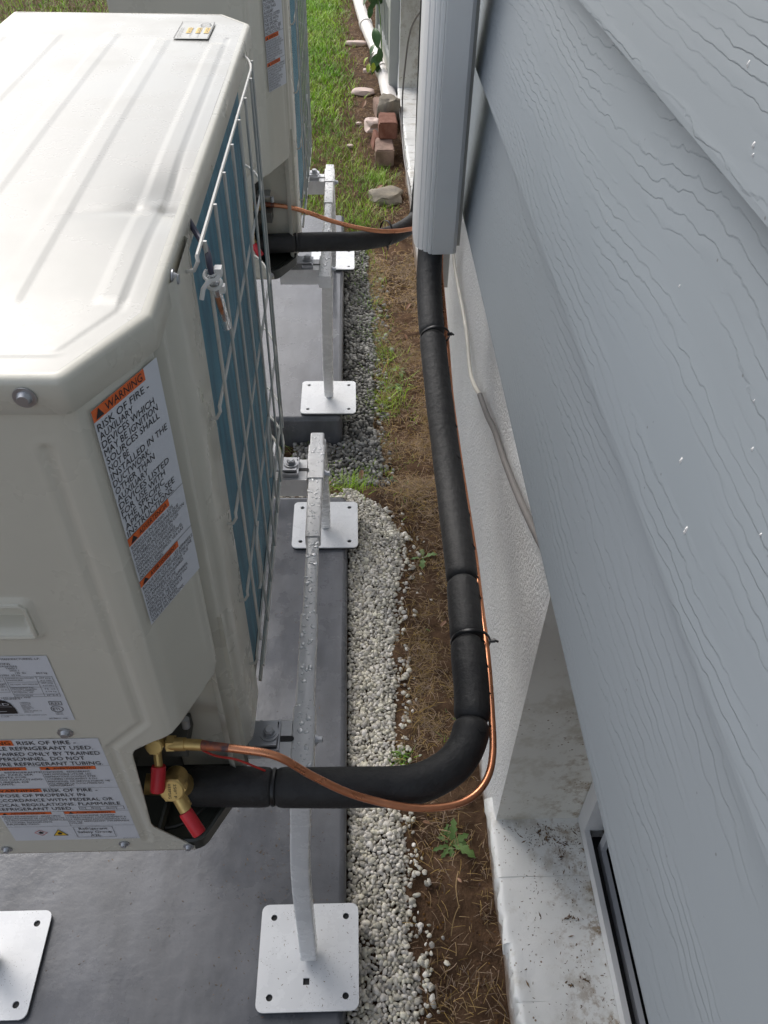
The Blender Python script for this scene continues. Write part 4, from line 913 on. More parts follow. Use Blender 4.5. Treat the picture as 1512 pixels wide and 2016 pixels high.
stand((0.595, 1.155), ([[(-0.0785, 0.560, 0.572), (-0.0835, 0.557, 0.47), (-0.0905, 0.549, .35), (-0.093, 0.540, .24), (-0.092, 0.527, .12), (-0.091, 0.513, .022)],
                        [(-0.0745, 1.262, 0.572), (-0.077, 1.36, .42), (-0.081, 1.49, .20), (-0.086, 1.600, .026)]],
                       [(-0.0915, 0.512, (-0.003, -0.042)), (-0.086, 1.611)]), 'white telescoping stand with curved leg under the dented heat pump')
stand((1.957, 2.517), ([[(-0.0705, 1.965, 0.572), (-0.078, 2.03, .40), (-0.084, 2.12, .20), (-0.087, 2.205, .026)],
                        [(-0.077, 2.60, 0.572), (-0.08, 2.80, .3), (-0.09, 3.10, .026)]],
                       [(-0.0885, 2.205), (-0.09, 3.17)]), 'white telescoping stand under the farther heat pump')

# ================================================================== REFRIGERANT LINES
NP = [(-0.201,0.482,0.691),(-0.154,0.480,0.691),(-0.100,0.478,0.691),(-0.052,0.476,0.692),(-0.004,0.475,0.693),(0.057,0.477,0.691),(0.094,0.489,0.690),(0.123,0.511,0.693),(0.140,0.543,0.699),(0.146,0.590,0.706),(0.147,0.640,0.712),(0.150,0.725,0.712),(0.153,0.820,0.709),(0.153,0.939,0.709),(0.150,1.041,0.726),(0.143,1.180,0.772),(0.1385,1.306,0.816),(0.1385,1.393,0.850),(0.1425,1.450,0.893),(0.1465,1.472,0.96),(0.1485,1.475,1.6)]
def insulated(root, P, R_, cuts, mats=FOAM, k=10, pinch=0.88):
    sp = smooth_path(P, k); N_ = len(sp); cuts = [0] + cuts + [N_ - 1]
    for a, b in zip(cuts[:-1], cuts[1:]):
        seg = sp[a:b + 1]; sc = []
        L_ = [0]
        for i in range(1, len(seg)): L_.append(L_[-1] + (seg[i] - seg[i - 1]).length)
        # resample finer near ends
        m_ = max(14, int(L_[-1] / 0.006)); pts = []; 
        for q in range(m_ + 1):
            d = L_[-1] * q / m_; j = max(i for i in range(len(L_)) if L_[i] <= d + 1e-9); j = min(j, len(seg) - 2)
            t = (d - L_[j]) / max(1e-9, L_[j + 1] - L_[j]); pts.append(seg[j].lerp(seg[j + 1], t))
            e = min(d, L_[-1] - d); s_ = pinch + (1 - pinch) * sst(0, 0.010, e) if True else 1
            if e < 1e-6: s_ = pinch - .10
            s_ *= 1 + 0.018 * mn.noise(Vector((d * 18, a, 0)))
            sc.append(s_)
        mb = MB(); mb.tube(pts, R_, 28, scale=sc); link('insulation_sleeve', mb, mats, root, autos=80)
    return sp
def tie(root, c, ax, R_, tail=None):
    mb = MB(); ring(mb, c, ax, R_, 0.0013, 30, 6, 1.9)
    if tail is not None:
        t = Vector(tail).normalized(); u = Vector(ax).normalized(); c2 = Vector(c) + t * (R_ + .001); mb.tube([c2 - t * .002, c2 + t * .006], .0032, 6); mb.tube([c2 + t * .006, c2 + t * .010 + Vector((0, 0, -.003))], .0016, 6)
    link('cable_tie', mb, TIE, root)
LN = thing('insulated_pipe', 'thick black foam insulated pipe from the nearer unit bending along the wall', 'pipe', NP[0])
near_sp = insulated(LN, NP, 0.0234, [20, 83, 104, 116, 158])
def at(sp, i): return sp[i], (sp[min(i + 1, len(sp) - 1)] - sp[i - 1]).normalized()
p, t = at(near_sp, 20); tie(LN, p, t, 0.0213)
p, t = at(near_sp, 104); tie(LN, p + Vector((0.004, 0, 0)), t, 0.0262, (1, -0.1, 0.2))
p, t = at(near_sp, 158); tie(LN, p + Vector((0.005, 0, 0)), t, 0.0262, (1, -0.4, 0.4))
# torn creases in the foam
rng_ = random.Random(3)
for idx, ang in ((98, 0.3), (103, 0.7), (112, .2), (116, .4), (122, .2), (128, .35), (90, .3), (139, .3), (144, .35), (82, .8), (79, .5)):
    p, t = at(near_sp, idx); side = Vector((1, -0.3, 0.35)); side = (side - t * side.dot(t)).normalized(); nn = t.cross(side)
    a = ang * rng_.uniform(-.6, 1.4) ; mb = MB(); pts = []; sc = []
    for q in range(7):
        aa = a - .35 + q * .10; d = side * math.cos(aa) - nn * math.sin(aa); pts.append(p + d * 0.0238 + t * .0012 * math.sin(q * 1.3)); sc.append(math.sin(PI * (q + .4) / 7))
    mb.tube(pts, .0013, 6, scale=sc); link('foam_tear', mb, RUBBER, LN)
reloc(LN)
NC = [(-0.169,0.467,0.807),(-0.128,0.463,0.804),(-0.088,0.459,0.795),(-0.049,0.455,0.756),(-0.004,0.449,0.724),(0.055,0.445,0.701),(0.103,0.449,0.693),(0.134,0.461,0.692),(0.154,0.483,0.695),(0.164,0.515,0.699),(0.168,0.566,0.706),(0.171,0.643,0.716),(0.173,0.740,0.714),(0.176,0.828,0.708),(0.177,0.920,0.703),(0.173,1.048,0.720),(0.169,1.182,0.748),(0.168,1.285,0.785),(0.167,1.385,0.817),(0.166,1.470,0.858),(0.170,1.492,0.969),(0.172,1.494,1.6)]
cp = thing('copper_pipe', 'bare copper pipe sweeping over the nearer black insulated pipe', 'pipe', NC[0])
sp = smooth_path(NC, 8)
mb = MB(); mb.tube(sp[5:], 0.0045, 14); link('tube', mb, COPPER, cp, autos=80)
mb = MB(); mb.tube(sp[:7], 0.0048, 14, scale=[1.12, 1.15, 1.1, 1.02, 1.0, .99, .97]); link('brazed_joint', mb, BURNT, cp, autos=80)
mb = MB(); mb.tube(smooth_path([(-0.195, 0.49, 0.78), (-0.165, 0.485, 0.755), (-0.14, 0.486, 0.742), (-0.11, 0.488, 0.712)], 5), .0014, 6); link('red_lead', mb, REDINK, cp); reloc(cp)
# far line set
FP = [(-0.245,1.842,0.710),(-0.202,1.851,0.709),(-0.155,1.861,0.707),(-0.071,1.884,0.699),(0.003,1.902,0.692),(0.079,1.955,0.679),(0.134,2.027,0.670),(0.166,2.086,0.675),(0.172,2.085,0.75),(0.1745,2.075,0.83),(0.170,2.05,1.0),(0.168,2.05,1.6)]
LF = thing('insulated_pipe', 'black foam insulated pipe leaving the farther unit towards the line cover', 'pipe', FP[0])
sp = insulated(LF, FP, 0.0225, [22]); p, t = at(sp, 22); tie(LF, p, t, 0.0207); tie(LF, (0.080, 1.953, 0.690), (0.85, 0.5, -0.1), 0.0290, (0.1, -.4, -1)); reloc(LF)
FC = [(-0.24,1.868,0.797),(-0.197,1.871,0.795),(-0.150,1.871,0.789),(-0.104,1.874,0.774),(-0.057,1.886,0.751),(0.003,1.892,0.732),(0.064,1.908,0.715),(0.130,1.966,0.692),(0.159,2.024,0.682),(0.168,2.045,0.76),(0.186,2.035,0.9),(0.187,2.02,1.6)]
fcp = thing('copper_pipe', 'thin copper pipe curving from the farther unit to the line cover', 'pipe', FC[0]); sp = smooth_path(FC, 8)
mb = MB(); mb.tube(sp[9:], .0052, 12); link('tube', mb, COPPER, fcp, autos=80); mb = MB(); mb.tube(sp[:11], .0056, 12); link('brazed_joint', mb, BURNT, fcp, autos=80); reloc(fcp)
for g, os_ in (('insulated refrigerant pipes', (LN, LF)), ('bare copper refrigerant pipes', (cp, fcp))):
    for o in os_: o['group'] = g
# line cover
lc = thing('line_cover', 'white vertical plastic duct covering the pipes beside the siding', 'duct', (0.15, 1.47, 0.897))
P = [(0.1885, 1.428), (0.182, 1.4215), (0.1435, 1.4200), (0.1425, 1.4225), (0.1405, 1.4215)]
P += [(0.136, 1.4235), (0.1350, 1.4260), (0.1325, 1.4262), (0.128, 1.4300), (0.1272, 1.4330), (0.1250, 1.4340), (0.1205, 1.4410), (0.1203, 1.4440), (0.1180, 1.4460), (0.1140, 1.4560), (0.112, 1.468), (0.112, 1.525), (0.1885, 1.535)]
P = list(reversed(P)); inn = inset(P, 0.0022)
mb = MB(); n = len(P); zb, zt_ = 0.8965, 2.88
mb.add([(x, y, zb) for x, y in P] + [(x, y, zt_) for x, y in P] + [(x, y, zb) for x, y in inn] + [(x, y, zt_) for x, y in inn],
       [(i, n + i, n + (i + 1) % n, (i + 1) % n) for i in range(n)] + [(2 * n + i, 2 * n + (i + 1) % n, 3 * n + (i + 1) % n, 3 * n + i) for i in range(n)] + [(i, (i + 1) % n, 2 * n + (i + 1) % n, 2 * n + i) for i in range(n)])
link('duct_body', mb, COVERM, lc, autos=22)
mb = MB(); mb.box((0.172, 1.512, 0.78), (0.188, 1.527, 0.96)); mb.box((0.1890, 1.455, 0.8970), (0.1975, 1.520, 2.88)); link('backing_strip', mb, TRIMW, lc, smooth=False); reloc(lc)

# cables on the foundation
def cable(label, P, r, m):
    mb = MB(); mb.tube(smooth_path(P, 8), r, 10); o = link('cable', mb, m, autos=80); return tag(o, label, 'cable', 'cables on the foundation wall')
cable('white cable hanging down the foundation between line cover and lowest siding board', [(0.252, 2.2, 0.72), (0.252, 1.957, 0.632), (0.251, 1.815, 0.622), (0.250, 1.62, 0.622), (0.250, 1.50, 0.590), (0.250, 1.43, 0.600), (0.250, 1.345, 0.633)], 0.0042, CABLEW)
cable('dark grey cable curving up the foundation under the lowest siding board', [(0.250, 1.347, 0.632), (0.2505, 1.25, 0.655), (0.250, 1.157, 0.688), (0.250, 1.045, 0.711), (0.250, 0.873, 0.763), (0.249, 0.70, 0.84), (0.249, 0.62, 0.95)], 0.0056, CABLEG)
cable('thin black cable looping down the far foundation recess', [(0.30, 3.6, 0.86), (0.255, 3.8, 0.74), (0.250, 4.1, 0.60), (0.248, 4.30, 0.42), (0.246, 4.40, 0.25), (0.246, 4.3, 0.12), (0.247, 4.05, 0.08), (0.250, 3.75, 0.10), (0.250, 3.45, 0.12), (0.250, 3.1, 0.12)], 0.0042, CABLEG)

# ================================================================== GRAVEL, PLANTS, LITTER
IV, IF = icos(2)
def pebbles(name, pts, smin, smax, m, label, cat):
    V = []; F = []; n = len(IV); variants = []
    for q in range(14):
        o = Vector((q * 3.1, 0, 0)); variants.append(np.array([[*(Vector(p) * (1 + 0.42 * mn.noise(Vector(p) * 1.2 + o) + 0.20 * mn.noise(Vector(p) * 2.6 + o)))] for p in IV]))
    for k, (x, y, z) in enumerate(pts):
        s_ = random.uniform(smin, smax) * random.choice((1, 1, 1, 1.25)); v = variants[k % 14] * np.array([1.0, random.uniform(.52, .98), random.uniform(.42, .8)]) * s_
        a, b, c = random.uniform(0, 6.3), random.gauss(0, .35), random.gauss(0, .35)
        M_ = np.array(Matrix.Rotation(a, 3, 'Z') @ Matrix.Rotation(b, 3, 'X') @ Matrix.Rotation(c, 3, 'Y')); v = v @ M_.T + np.array([x, y, z])
        V.append(v); F.append(IF + k * n)
    V = np.concatenate(V); F = np.concatenate(F); me = bpy.data.meshes.new(name)
    me.vertices.add(len(V)); me.vertices.foreach_set('co', V.ravel()); me.loops.add(F.size); me.loops.foreach_set('vertex_index', F.ravel().astype(np.int32))
    me.polygons.add(len(F)); me.polygons.foreach_set('loop_start', np.arange(0, F.size, 3, dtype=np.int32)); me.update(); me.validate()
    return tag(link(name, me, m, autos=180), label, cat, kind='stuff')
def edge_w(y):
    return float(np.interp(y, [0.0, .425, .6, .9, 1.1, 1.35, 1.5, 1.6, 1.68, 1.74, 1.80], [.115, .110, .100, .090, .098, .108, .128, .128, .10, .07, .0])) + 0.010 * mn.noise(Vector((y * 9, 0, 4)))
pts = []; r = 0.0086; grid = {}
def try_pts(fn, tries, r, zf, layers=(0,)):
    out = []
    for lay in layers:
        grid = {}
        for _ in range(tries):
            x, y = fn()
            if x is None: continue
            k = (int(x / r), int(y / r)); ok = True
            for i in (-1, 0, 1):
                for j in (-1, 0, 1):
                    for (a, b) in grid.get((k[0] + i, k[1] + j), ()):
                        if (a - x) ** 2 + (b - y) ** 2 < r * r: ok = False
            if ok: grid.setdefault(k, []).append((x, y)); out.append((x, y, zf(x, y) + lay))
    return out
def fw_():
    y = random.uniform(0.22, 1.80); x = random.uniform(-0.036, 0.15)
    if y < 1.738 and x < -0.0215: return None, None
    if x > edge_w(y): return None, None
    return x, y
def gzz(x, y): return gz(x, y)
wp = try_pts(fw_, 34000, 0.0066, lambda x, y: -0.034 + 0.004 * mn.noise(Vector((x * 12, y * 12, 9))) - 0.012 * sst(-.025, 0.0, edge_w(y) * -1 + x), (0, 0.004))
for _ in range(230):
    y = random.uniform(.3, 1.72); x = edge_w(y) + abs(random.gauss(0, .016)); wp.append((x, y, gz(x, y) + .009))
for (x, y) in [(.146, 1.60), (.158, 1.56), (.152, 1.50), (.166, 1.54), (.170, 1.53), (.18, 1.52), (.186, 1.58), (.17, 1.46), (.19, 1.37), (.11, 1.13), (.12, 1.10), (.13, .40), (.14, .38), (.155, .55), (.13, .86), (.12, .90), (.147, .845)]: wp.append((x, y, gz(x, y) + .010))
for _ in range(420):
    x = random.uniform(-0.35, 0.02); wp.append((x, random.uniform(1.742, 1.785), -0.040 + random.uniform(0, .006)))
pebbles('white_gravel', wp, .0030, .0068, WGRAVEL, 'white pebble border between the nearer pad and bare soil', 'gravel')
def fg_():
    y = random.uniform(1.86, 3.5); x = random.uniform(-0.05, 0.13); e = float(np.interp(y, [1.84, 2.0, 2.2, 2.6, 3.3, 3.5], [.06, .085, .055, .07, .055, .04])) + .014 * mn.noise(Vector((y * 7, 3, 1)))
    if y < 2.09 and random.random() < .3: x = random.uniform(-0.2, 0.0)
    if x > e or (y > 2.095 and x < -.04): return None, None
    return x, y
gp = try_pts(fg_, 20000, 0.0108, lambda x, y: gz(x, y) + 0.010 + .006 * mn.noise(Vector((x * 10, y * 10, 2))), (0, 0.007))
for _ in range(260): y = random.uniform(1.85, 3.2); gp.append((.06 + abs(random.gauss(0, .03)), y, gz(0, y) + .009))
pebbles('grey_gravel', gp, .0060, .0098, GGRAVEL, 'grey mixed gravel strip beside the farther pad', 'gravel')

def ribbons(name, data, m, label, cat, seg=3, kind='stuff'):
    # data: (x,y,z, length, width, azimuth, lean, curl)
    V = []; F = []
    for (x, y, z, l, w_, az, lean, curl) in data:
        k = len(V); ca, sa = math.cos(az), math.sin(az)
        for i in range(seg + 1):
            t = i / seg; ang = lean + curl * t; h = l * t * math.cos(ang * .6 if lean < 1.2 else ang); d = l * t * math.sin(ang)
            if lean > 1.2: h = l * 0.12 * math.sin(t * 3.1) + .001; d = l * t
            ww = w_ * (1 - t * .85) if lean < 1.2 else w_
            off = (curl * l * .3 * math.sin(t * PI)) if lean > 1.2 else 0
            px, py = x + ca * d - sa * off, y + sa * d + ca * off
            V.append((px - sa * ww, py + ca * ww, z + h)); V.append((px + sa * ww, py - ca * ww, z + h))
            if i: F.append((k + 2 * i - 2, k + 2 * i - 1, k + 2 * i + 1, k + 2 * i))
    me = bpy.data.meshes.new(name); me.from_pydata(V, [], F)
    o = link(name, me, m, smooth=False); return tag(o, label, cat, kind=kind)
def lawn_den(x, y):
    n = mn.noise(Vector((x * 2.2, y * 1.1, 0))) * .5 + .5 * mn.noise(Vector((x * 6, y * 4, 3)))
    b = float(np.interp(y, [1.8, 2.8, 3.5, 3.8, 4.2, 4.5, 5.0, 6, 8, 12], [-.10, -.06, -.02, .06, .14, .02, -.04, -.10, -.12, -.1]))
    e = sst(b + .14, b - .12, x) if False else 1 - sst(b - .12, b + .14, x + n * .12)
    return max(0, min(1, e * (0.9 + .7 * n)))
D = []
while len(D) < 105000:
    u = random.random()
    y = 1.9 + 8.5 * u ** 0.75; x = random.uniform(-.75, .26)
    if random.random() < .4: x = random.uniform(-5.2, -.45); y = random.uniform(4.5, 10.5)
    if x > .25 or (2.08 < y < 3.64 and x < -.03 and x > -1.04): continue
    if x > -0.7 and random.random() > lawn_den(x, y): continue
    near = y < 5
    D.append((x, y, gz(x, y) - .004, random.uniform(.018, .05), random.uniform(.0011, .0022) * (1 if near else 1.7), random.uniform(0, 6.3), random.uniform(0, .7), random.uniform(0, .9)))
ribbons('lawn_grass', D, GRASSM, 'green lawn grass growing beyond the heat pumps', 'grass')
# tufts in gravel and soil
D = []
for (x, y, n, sp_, h) in [(.13, 2.35, 140, .03, .05), (.10, 2.62, 120, .03, .04), (.06, 3.15, 120, .03, .04), (.12, 2.9, 70, .03, .03), (.15, 1.75, 30, .03, .02), (.0, 3.6, 260, .07, .05), (.08, 3.75, 240, .07, .05), (.12, 4.15, 320, .05, .06), (-.02, 1.86, 340, .035, .05), (.05, 1.95, 90, .03, .04), (-.12, 1.83, 200, .06, .03), (.09, 2.3, 160, .03, .05), (.12, 2.45, 180, .04, .05), (.07, 2.75, 120, .03, .05), (.05, 3.0, 110, .03, .05), (.10, 2.1, 60, .03, .03), (.02, 3.3, 150, .05, .05), (.13, 2.62, 120, .03, .05),
                          (.095, .925, 60, .012, .028), (.20, .955, 26, .012, .03), (.10, 1.55, 12, .01, .02), (.165, 2.0, 30, .02, .025), (.2, 2.25, 30, .03, .03)]:
    for _ in range(n):
        xx, yy = x + random.gauss(0, sp_), y + random.gauss(0, sp_ * 1.2)
        if xx < .25 and (yy > 1.78 or xx > 0): D.append((xx, yy, gz(xx, yy), random.uniform(.4, 1) * h, random.uniform(.0007, .0014), random.uniform(0, 6.3), random.uniform(.1, .9), random.uniform(0, 1)))
ribbons('grass_tufts', D, GRASSM, 'green grass tufts sprouting in the gravel and soil strip', 'grass')
# straw and needles
D = []
while len(D) < 21000:
    if random.random() < .62: y = random.uniform(.3, 3.4); x = random.uniform(.06, .262)
    else: y = random.uniform(1.8, 8); x = random.uniform(-.5, .262)
    if x < .24 and random.random() > (.25 + .75 * sst(.42, .75, mn.noise(Vector((x * 9, y * 6, 7))) + .55)): continue
    if 2.09 < y < 3.6 and x < .03: continue
    if y < 1.76 and x < edge_w(y) + .004: continue
    if y < 0.95 and random.random() < .75: continue
    if y > 3.4 and x < .0 and random.random() < .8: continue
    D.append((x, y, gz(x, y) + random.uniform(.004, .013), random.uniform(.008, .034), random.uniform(.0003, .0006) * (1 if y < 3 else 2.0), random.uniform(0, 6.3), 1.5, random.gauss(0, .16)))
ribbons('dry_straw_litter', D, DRYM, 'dry straw and pine needles scattered over the bare soil', 'straw')
# long individual straws
D = [(x, y, gz(x, y) + .016, l, .0009, az, 1.5, c) for x, y, l, az, c in [(.10, 1.95, .14, -1.2, .2), (.12, 2.6, .12, -1.8, .3), (.08, 1.8, .16, -.6, -.1), (.14, 1.35, .09, 1.0, .3), (.17, .55, .06, 1.2, .2), (.19, .60, .07, 1.5, .3), (.2, .9, .06, .9, .3), (.17, 1.6, .1, -1, .2), (.16, 2.2, .12, -.4, .3)]]
ribbons('long_straws', D, DRYM, 'longer pale straws lying loose on the soil strip', 'straw', seg=6)
# soil crumbs
cr = []
for _ in range(2600):
    y = random.uniform(.3, 3.3); x = random.uniform(.08, .258)
    if y < 1.8 and x < edge_w(y): continue
    cr.append((x, y, gz(x, y) + .006))
pebbles('soil_crumbs', cr, .0012, .0036, mat('soil_crumb', (.11, .062, .036), .95, island=.5, spec=.1), 'loose brown soil crumbs along the foundation', 'soil')
# dark specks on pads
db = MB()
for _ in range(620):
    x = random.uniform(-.62, -.04); y = random.uniform(.38, 1.7)
    if random.random() < .4: x, y = random.gauss(-.15, .06), random.gauss(.62, .12)
    if x > -.035: continue
    chip(db, (x, y, .0004), random.uniform(.0006, .0018), random.uniform(1.2, 5))
for _ in range(70):
    chip(db, (random.gauss(-.03, .03) if random.random() < .3 else random.uniform(-.17, -.01), random.uniform(.43, .6), .0102), random.uniform(.0005, .0014), random.uniform(1.5, 5))
db.v = [v if not (v[2] > .009 and v[0] > -.005) else (v[0] - .02, v[1], v[2]) for v in db.v]
tag(link('leaf_specks', db, DEBRIS, smooth=False), 'tiny dark plant specks scattered on the nearer pad and plate', 'debris', kind='stuff')
# weeds
def leaf_mesh(L_, W_, lobes=0, droop=.35, fold=.18):
    n = 14; V = []; F = []
    for i in range(n + 1):
        t = i / n; w_ = W_ * math.sin(PI * min(1, t ** .8 * .97 + .03)) ** .8 * (.25 + .9 * t)
        if lobes: w_ *= 1 + .38 * math.sin(t * PI * 2 * lobes)
        z = L_ * (.45 * t - droop * t * t * 1.6); x = L_ * t
        V += [(x, -w_, z + w_ * fold), (x, 0, z), (x, w_, z + w_ * fold)]
        if i:
            k = 3 * i; F += [(k - 3, k - 2, k + 1, k), (k - 2, k - 1, k + 2, k + 1)]
    mb = MB(); mb.add(V, F); return mb.mesh('leaf')
def weed(x, y, s_, n, lobes, label, seed, m=WEEDM):
    rn = random.Random(seed); r_ = thing('weed', label, 'weed', (x, y, gz(x, y) + .006), 'weeds growing in the soil strip')
    base = leaf_mesh(1, .17, lobes); base.materials.append(m)
    base.polygons.foreach_set('use_smooth', [True] * len(base.polygons))
    for k in range(n):
        o = bpy.data.objects.new('leaf', base); COL.objects.link(o); o.parent = r_; sc = s_ * rn.uniform(.6, 1.1); o.scale = (sc, sc * rn.uniform(.8, 1.5), sc)
        o.rotation_euler = (rn.uniform(-.3, .3), rn.uniform(-.35, .1), 2 * PI * k / n + rn.uniform(-.3, .3)); o.location = (0, 0, 0)
    mb = MB(); cyl(mb, (0, 0, -.004), (0, 0, 1), .003, .008, 8); link('stem', mb, m, r_)
    return r_
weed(.186, .728, .052, 9, 4, 'largest leafy weed in bare soil below the pipe bend', 1)
weed(.176, .750, .030, 6, 3, 'small weed sprout close against the largest leafy weed', 11)
weed(.180, 1.520, .040, 4, 3, 'cross shaped seedling among stray white pebbles', 2)
weed(.190, 1.255, .038, 6, 4, 'flat jagged weed left of the lower pipe tie', 3)
weed(.205, 1.02, .036, 6, 3, 'small weed tucked left of the pipe elbow', 4)
weed(.10, .93, .020, 8, 0, 'tiny dark sprout at the pebble edge above the horizontal pipe', 5)
weed(.105, 1.905, .028, 6, 0, 'round leaved seedling beside the grey gravel end', 6)
weed(.155, 1.87, .022, 5, 0, 'small round leaved seedling on soil near the wall side', 7)
weed(.14, 2.42, .045, 9, 0, 'bushy weed clump beside the farther pad plate', 8)
weed(.16, 2.52, .045, 9, 0, 'second bushy weed clump touching the black pipe from behind', 9)
weed(.085, 2.9, .035, 7, 0, 'small weed at the upper end of the grey gravel', 10)
# dead leaves
def dead(x, y, s_, az, label, m=DEADLEAF, z=None, cat='leaf'):
    me = leaf_mesh(s_, s_ * .26, 0, .1, .5); o = link('dead_leaf', me, m, autos=180); o.location = (x, y, (gz(x, y) if z is None else z) + .010); o.rotation_euler = (.2, -.25, az)
    return tag(o, label, cat, 'dead leaves on the soil')
dead(.150, .770, .022, 3.2, 'orange dead leaf left of the largest weed')
dead(.222, .860, .040, 1.4, 'tan dead leaf standing against the wall below the pipe')
dead(.205, 1.28, .024, .6, 'orange leaf fragment beside the jagged weed')
dead(.192, .66, .016, -1.0, 'small curled leaf below the largest weed')
dead(.205, 2.95, .035, 1, 'pale dead leaf on the straw right of the grey gravel')
dead(.20, 2.72, .030, 2, 'small pinkish dead leaf near the black vertical pipe')
dead(-.10, 1.84, .03, .3, 'brown dead leaf in grass between the two pads')
dead(.01, 1.89, .04, 1.4, 'brown dead leaf standing in the grass tuft by the rail end')
dead(.05, 5.2, .06, 1.2, 'dead leaf left of the pale flat stone', m=DEADLEAF)
dead(.10, 4.0, .05, .4, 'tan leaf left of the flat brown rock')

# ================================================================== FAR YARD
def rock(name, c, s_, m, label, cat, seed, amp=.25, rot=0, group=None):
    bm = bmesh.new(); bmesh.ops.create_icosphere(bm, subdivisions=3, radius=1)
    for v in bm.verts:
        p = v.co.copy(); k = 1 + amp * mn.noise(p * 1.3 + Vector((seed, 0, 0))) + amp * .4 * mn.noise(p * 4 + Vector((seed, 3, 0)))
        q = Vector((max(-.8, min(.8, p.x)), max(-.8, min(.8, p.y)), max(-.7, min(.7, p.z)))) * k; v.co = Vector((q.x * s_[0], q.y * s_[1], q.z * s_[2]))
    o = link(name, bm, m, autos=40); o.location = c; o.rotation_euler.z = rot; return tag(o, label, cat, group)
def brick(c, s_, m, label, rot=(0, 0, 0)):
    bm = bmesh.new(); bmesh.ops.create_cube(bm, size=1); bmesh.ops.scale(bm, vec=s_, verts=bm.verts); bmesh.ops.bevel(bm, geom=bm.edges[:], offset=.006, segments=2, affect='EDGES')
    bmesh.ops.subdivide_edges(bm, edges=bm.edges[:], cuts=1)
    for v in bm.verts: v.co += Vector((mn.noise(v.co * 30), mn.noise(v.co * 30 + Vector((5, 0, 0))), mn.noise(v.co * 30 + Vector((0, 9, 0))))) * .005
    o = link('brick', bm, m, autos=40); o.location = c; o.rotation_euler = rot; return tag(o, label, 'brick', 'loose bricks by the foundation')
brick((.160, 4.42, -.015), (.095, .19, .085), BRICK2, 'lowest grey brown brick of the pile by the foundation')
brick((.180, 4.56, .070), (.096, .17, .082), BRICKM, 'dark red brick resting on top of the pile')
brick((.180, 4.98, -.01), (.10, .28, .08), BRICK2, 'long pinkish brick behind the grey rock', (.12, 0, .12))
brick((.118, 4.62, -.03), (.03, .12, .08), BRICKM, 'narrow brick piece leaning left of the pile', (0, .2, .1))
rock('rock', (.190, 4.74, .10), (.068, .085, .075), STONEM, 'dark grey lumpy rock on the brick pile', 'rock', 4, .4)
rock('rock', (.135, 4.80, -.01), (.075, .06, .045), PINKST, 'pale tan broken stone left of the lumpy rock', 'rock', 7, .5)
rock('rock', (.060, 5.50, -.045), (.085, .05, .022), PINKST, 'pale pink flat stone on the dirt', 'rock', 2, .15)
rock('rock', (.155, 3.93, -.045), (.095, .085, .035), STONEM, 'flat brown rock near the foundation below the brick pile', 'rock', 12, .35)
rock('rock', (.02, 6.6, -.05), (.09, .03, .02), PINKST, 'thin pale stone beside the white drain pipe', 'rock', 15, .2)
for k, (x, y, s_, lb) in enumerate([(-.02, 4.6, .02, 'small tan pebble in the lawn edge'), (.03, 4.95, .018, 'small reddish stone left of the pile'), (.09, 5.95, .03, 'pale stone lying behind the flat pink stone')]): rock('rock', (x, y, -.05), (s_, s_ * .8, s_ * .5), PINKST, lb, 'rock', 30 + k)
# white drain pipe
dpp = thing('drain_pipe', 'white plastic drain pipe lying on the dirt beside the gate', 'pipe', (.1, 6, 0))
PP = [(.215, 4.98, .045), (.205, 5.25, .035), (.190, 5.7, .015), (.165, 6.2, 0), (.10, 6.9, -.01), (.04, 7.8, -.015), (-.01, 8.8, -.02), (-.03, 10, -.02)]
mb = MB(); mb.tube(smooth_path(PP, 6), .043, 18); link('pipe_run', mb, PVC, dpp)
for i in (2, 4): 
    a, b = Vector(PP[i]), Vector(PP[i + 1]); mb = MB(); mb.tube([a, a + (b - a).normalized() * .10], .050, 18); link('coupling', mb, PVC, dpp)
reloc(dpp)
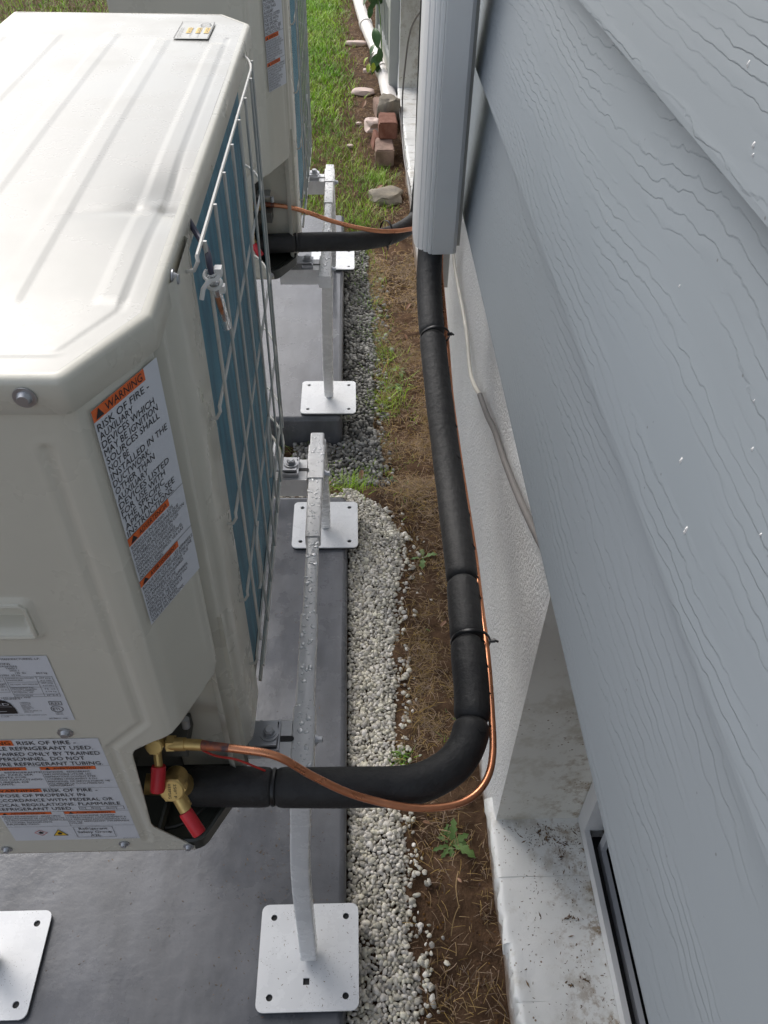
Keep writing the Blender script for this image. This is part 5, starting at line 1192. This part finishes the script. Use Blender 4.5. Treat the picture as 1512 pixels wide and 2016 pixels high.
# grey gate / deck skirting
gt = thing('deck_gate', 'grey framed wooden gate with diagonal slats beside the foundation', 'gate', (.22, 5.7, 0))
A = Vector((.236, 5.27, 0)); B = Vector((.185, 6.15, 0)); d = (B - A).normalized(); nn = Vector((-d.y, d.x, 0))
def slab(mb, s0, s1, z0, z1, th=.03, off=0):
    vs = []
    for z in (z0, z1):
        for s_, o_ in ((s0, -th / 2), (s1, -th / 2), (s1, th / 2), (s0, th / 2)): p = A + d * s_ + nn * (o_ + off); vs.append((p.x, p.y, z))
    mb.add(vs, [(0, 3, 2, 1), (4, 5, 6, 7), (0, 1, 5, 4), (1, 2, 6, 5), (2, 3, 7, 6), (3, 0, 4, 7)])
Lg = (B - A).length
mb = MB(); slab(mb, -.06, 0, -.1, 1.3, .06); link('post', mb, GATEM, gt, smooth=False); mb = MB(); slab(mb, Lg, Lg + .06, -.1, 1.3, .06); link('post', mb, GATEM, gt, smooth=False)
mb = MB(); slab(mb, 0, Lg, -.02, .14, .02); link('kick_board', mb, PANELW, gt, smooth=False)
mb = MB(); slab(mb, 0, Lg, .14, .18, .04); link('gate_rail', mb, GATEM, gt, smooth=False); mb = MB(); slab(mb, 0, Lg, .42, .46, .035); link('gate_rail', mb, GATEM, gt, smooth=False)
mb = MB(); slab(mb, 0, Lg, 1.2, 1.26, .04); link('gate_rail', mb, GATEM, gt, smooth=False)
for k in range(9):
    s_ = .05 + k * .11; mb = MB(); slab(mb, s_, s_ + .03, .18, 1.2, .012); link('slat', mb, GATEM, gt, smooth=False)
reloc(gt)
vn = thing('climbing_vine', 'dark green leafy vine growing over the grey gate', 'vine', (.18, 5.9, 0)); rn = random.Random(5)
mb = MB(); mb.tube(smooth_path([(.18, 5.6, .1), (.17, 5.75, .3), (.15, 5.95, .45), (.16, 6.1, .7), (.15, 6.2, 1.0)], 5), .004, 6); link('stem', mb, WEEDM, vn)
vl = leaf_mesh(1, .30, 0, .5, .1); vl.materials.append(VINEM); vy = leaf_mesh(1, .32, 0, .5, .1); vy.materials.append(YLEAF)
for k in range(46):
    me = vl
    if k < 28: c = Vector((rn.gauss(.155, .03), rn.gauss(5.95, .08), rn.uniform(.34, .62)))
    elif k < 40: c = Vector((rn.gauss(.150, .018), rn.gauss(5.62, .05), rn.uniform(.02, .30)))
    else: c = Vector((rn.gauss(.115, .015), rn.gauss(5.60, .04), rn.uniform(.06, .16))); me = vy
    o = bpy.data.objects.new('leaf', me); COL.objects.link(o); o.parent = vn; o.location = c; s_ = rn.uniform(.07, .12) * (.55 if me is vy else 1); o.scale = (s_, s_ * 1.1, s_); o.rotation_euler = (rn.uniform(-.6, .6), rn.uniform(.2, 1.0), rn.uniform(2, 5.2))
reloc(vn)
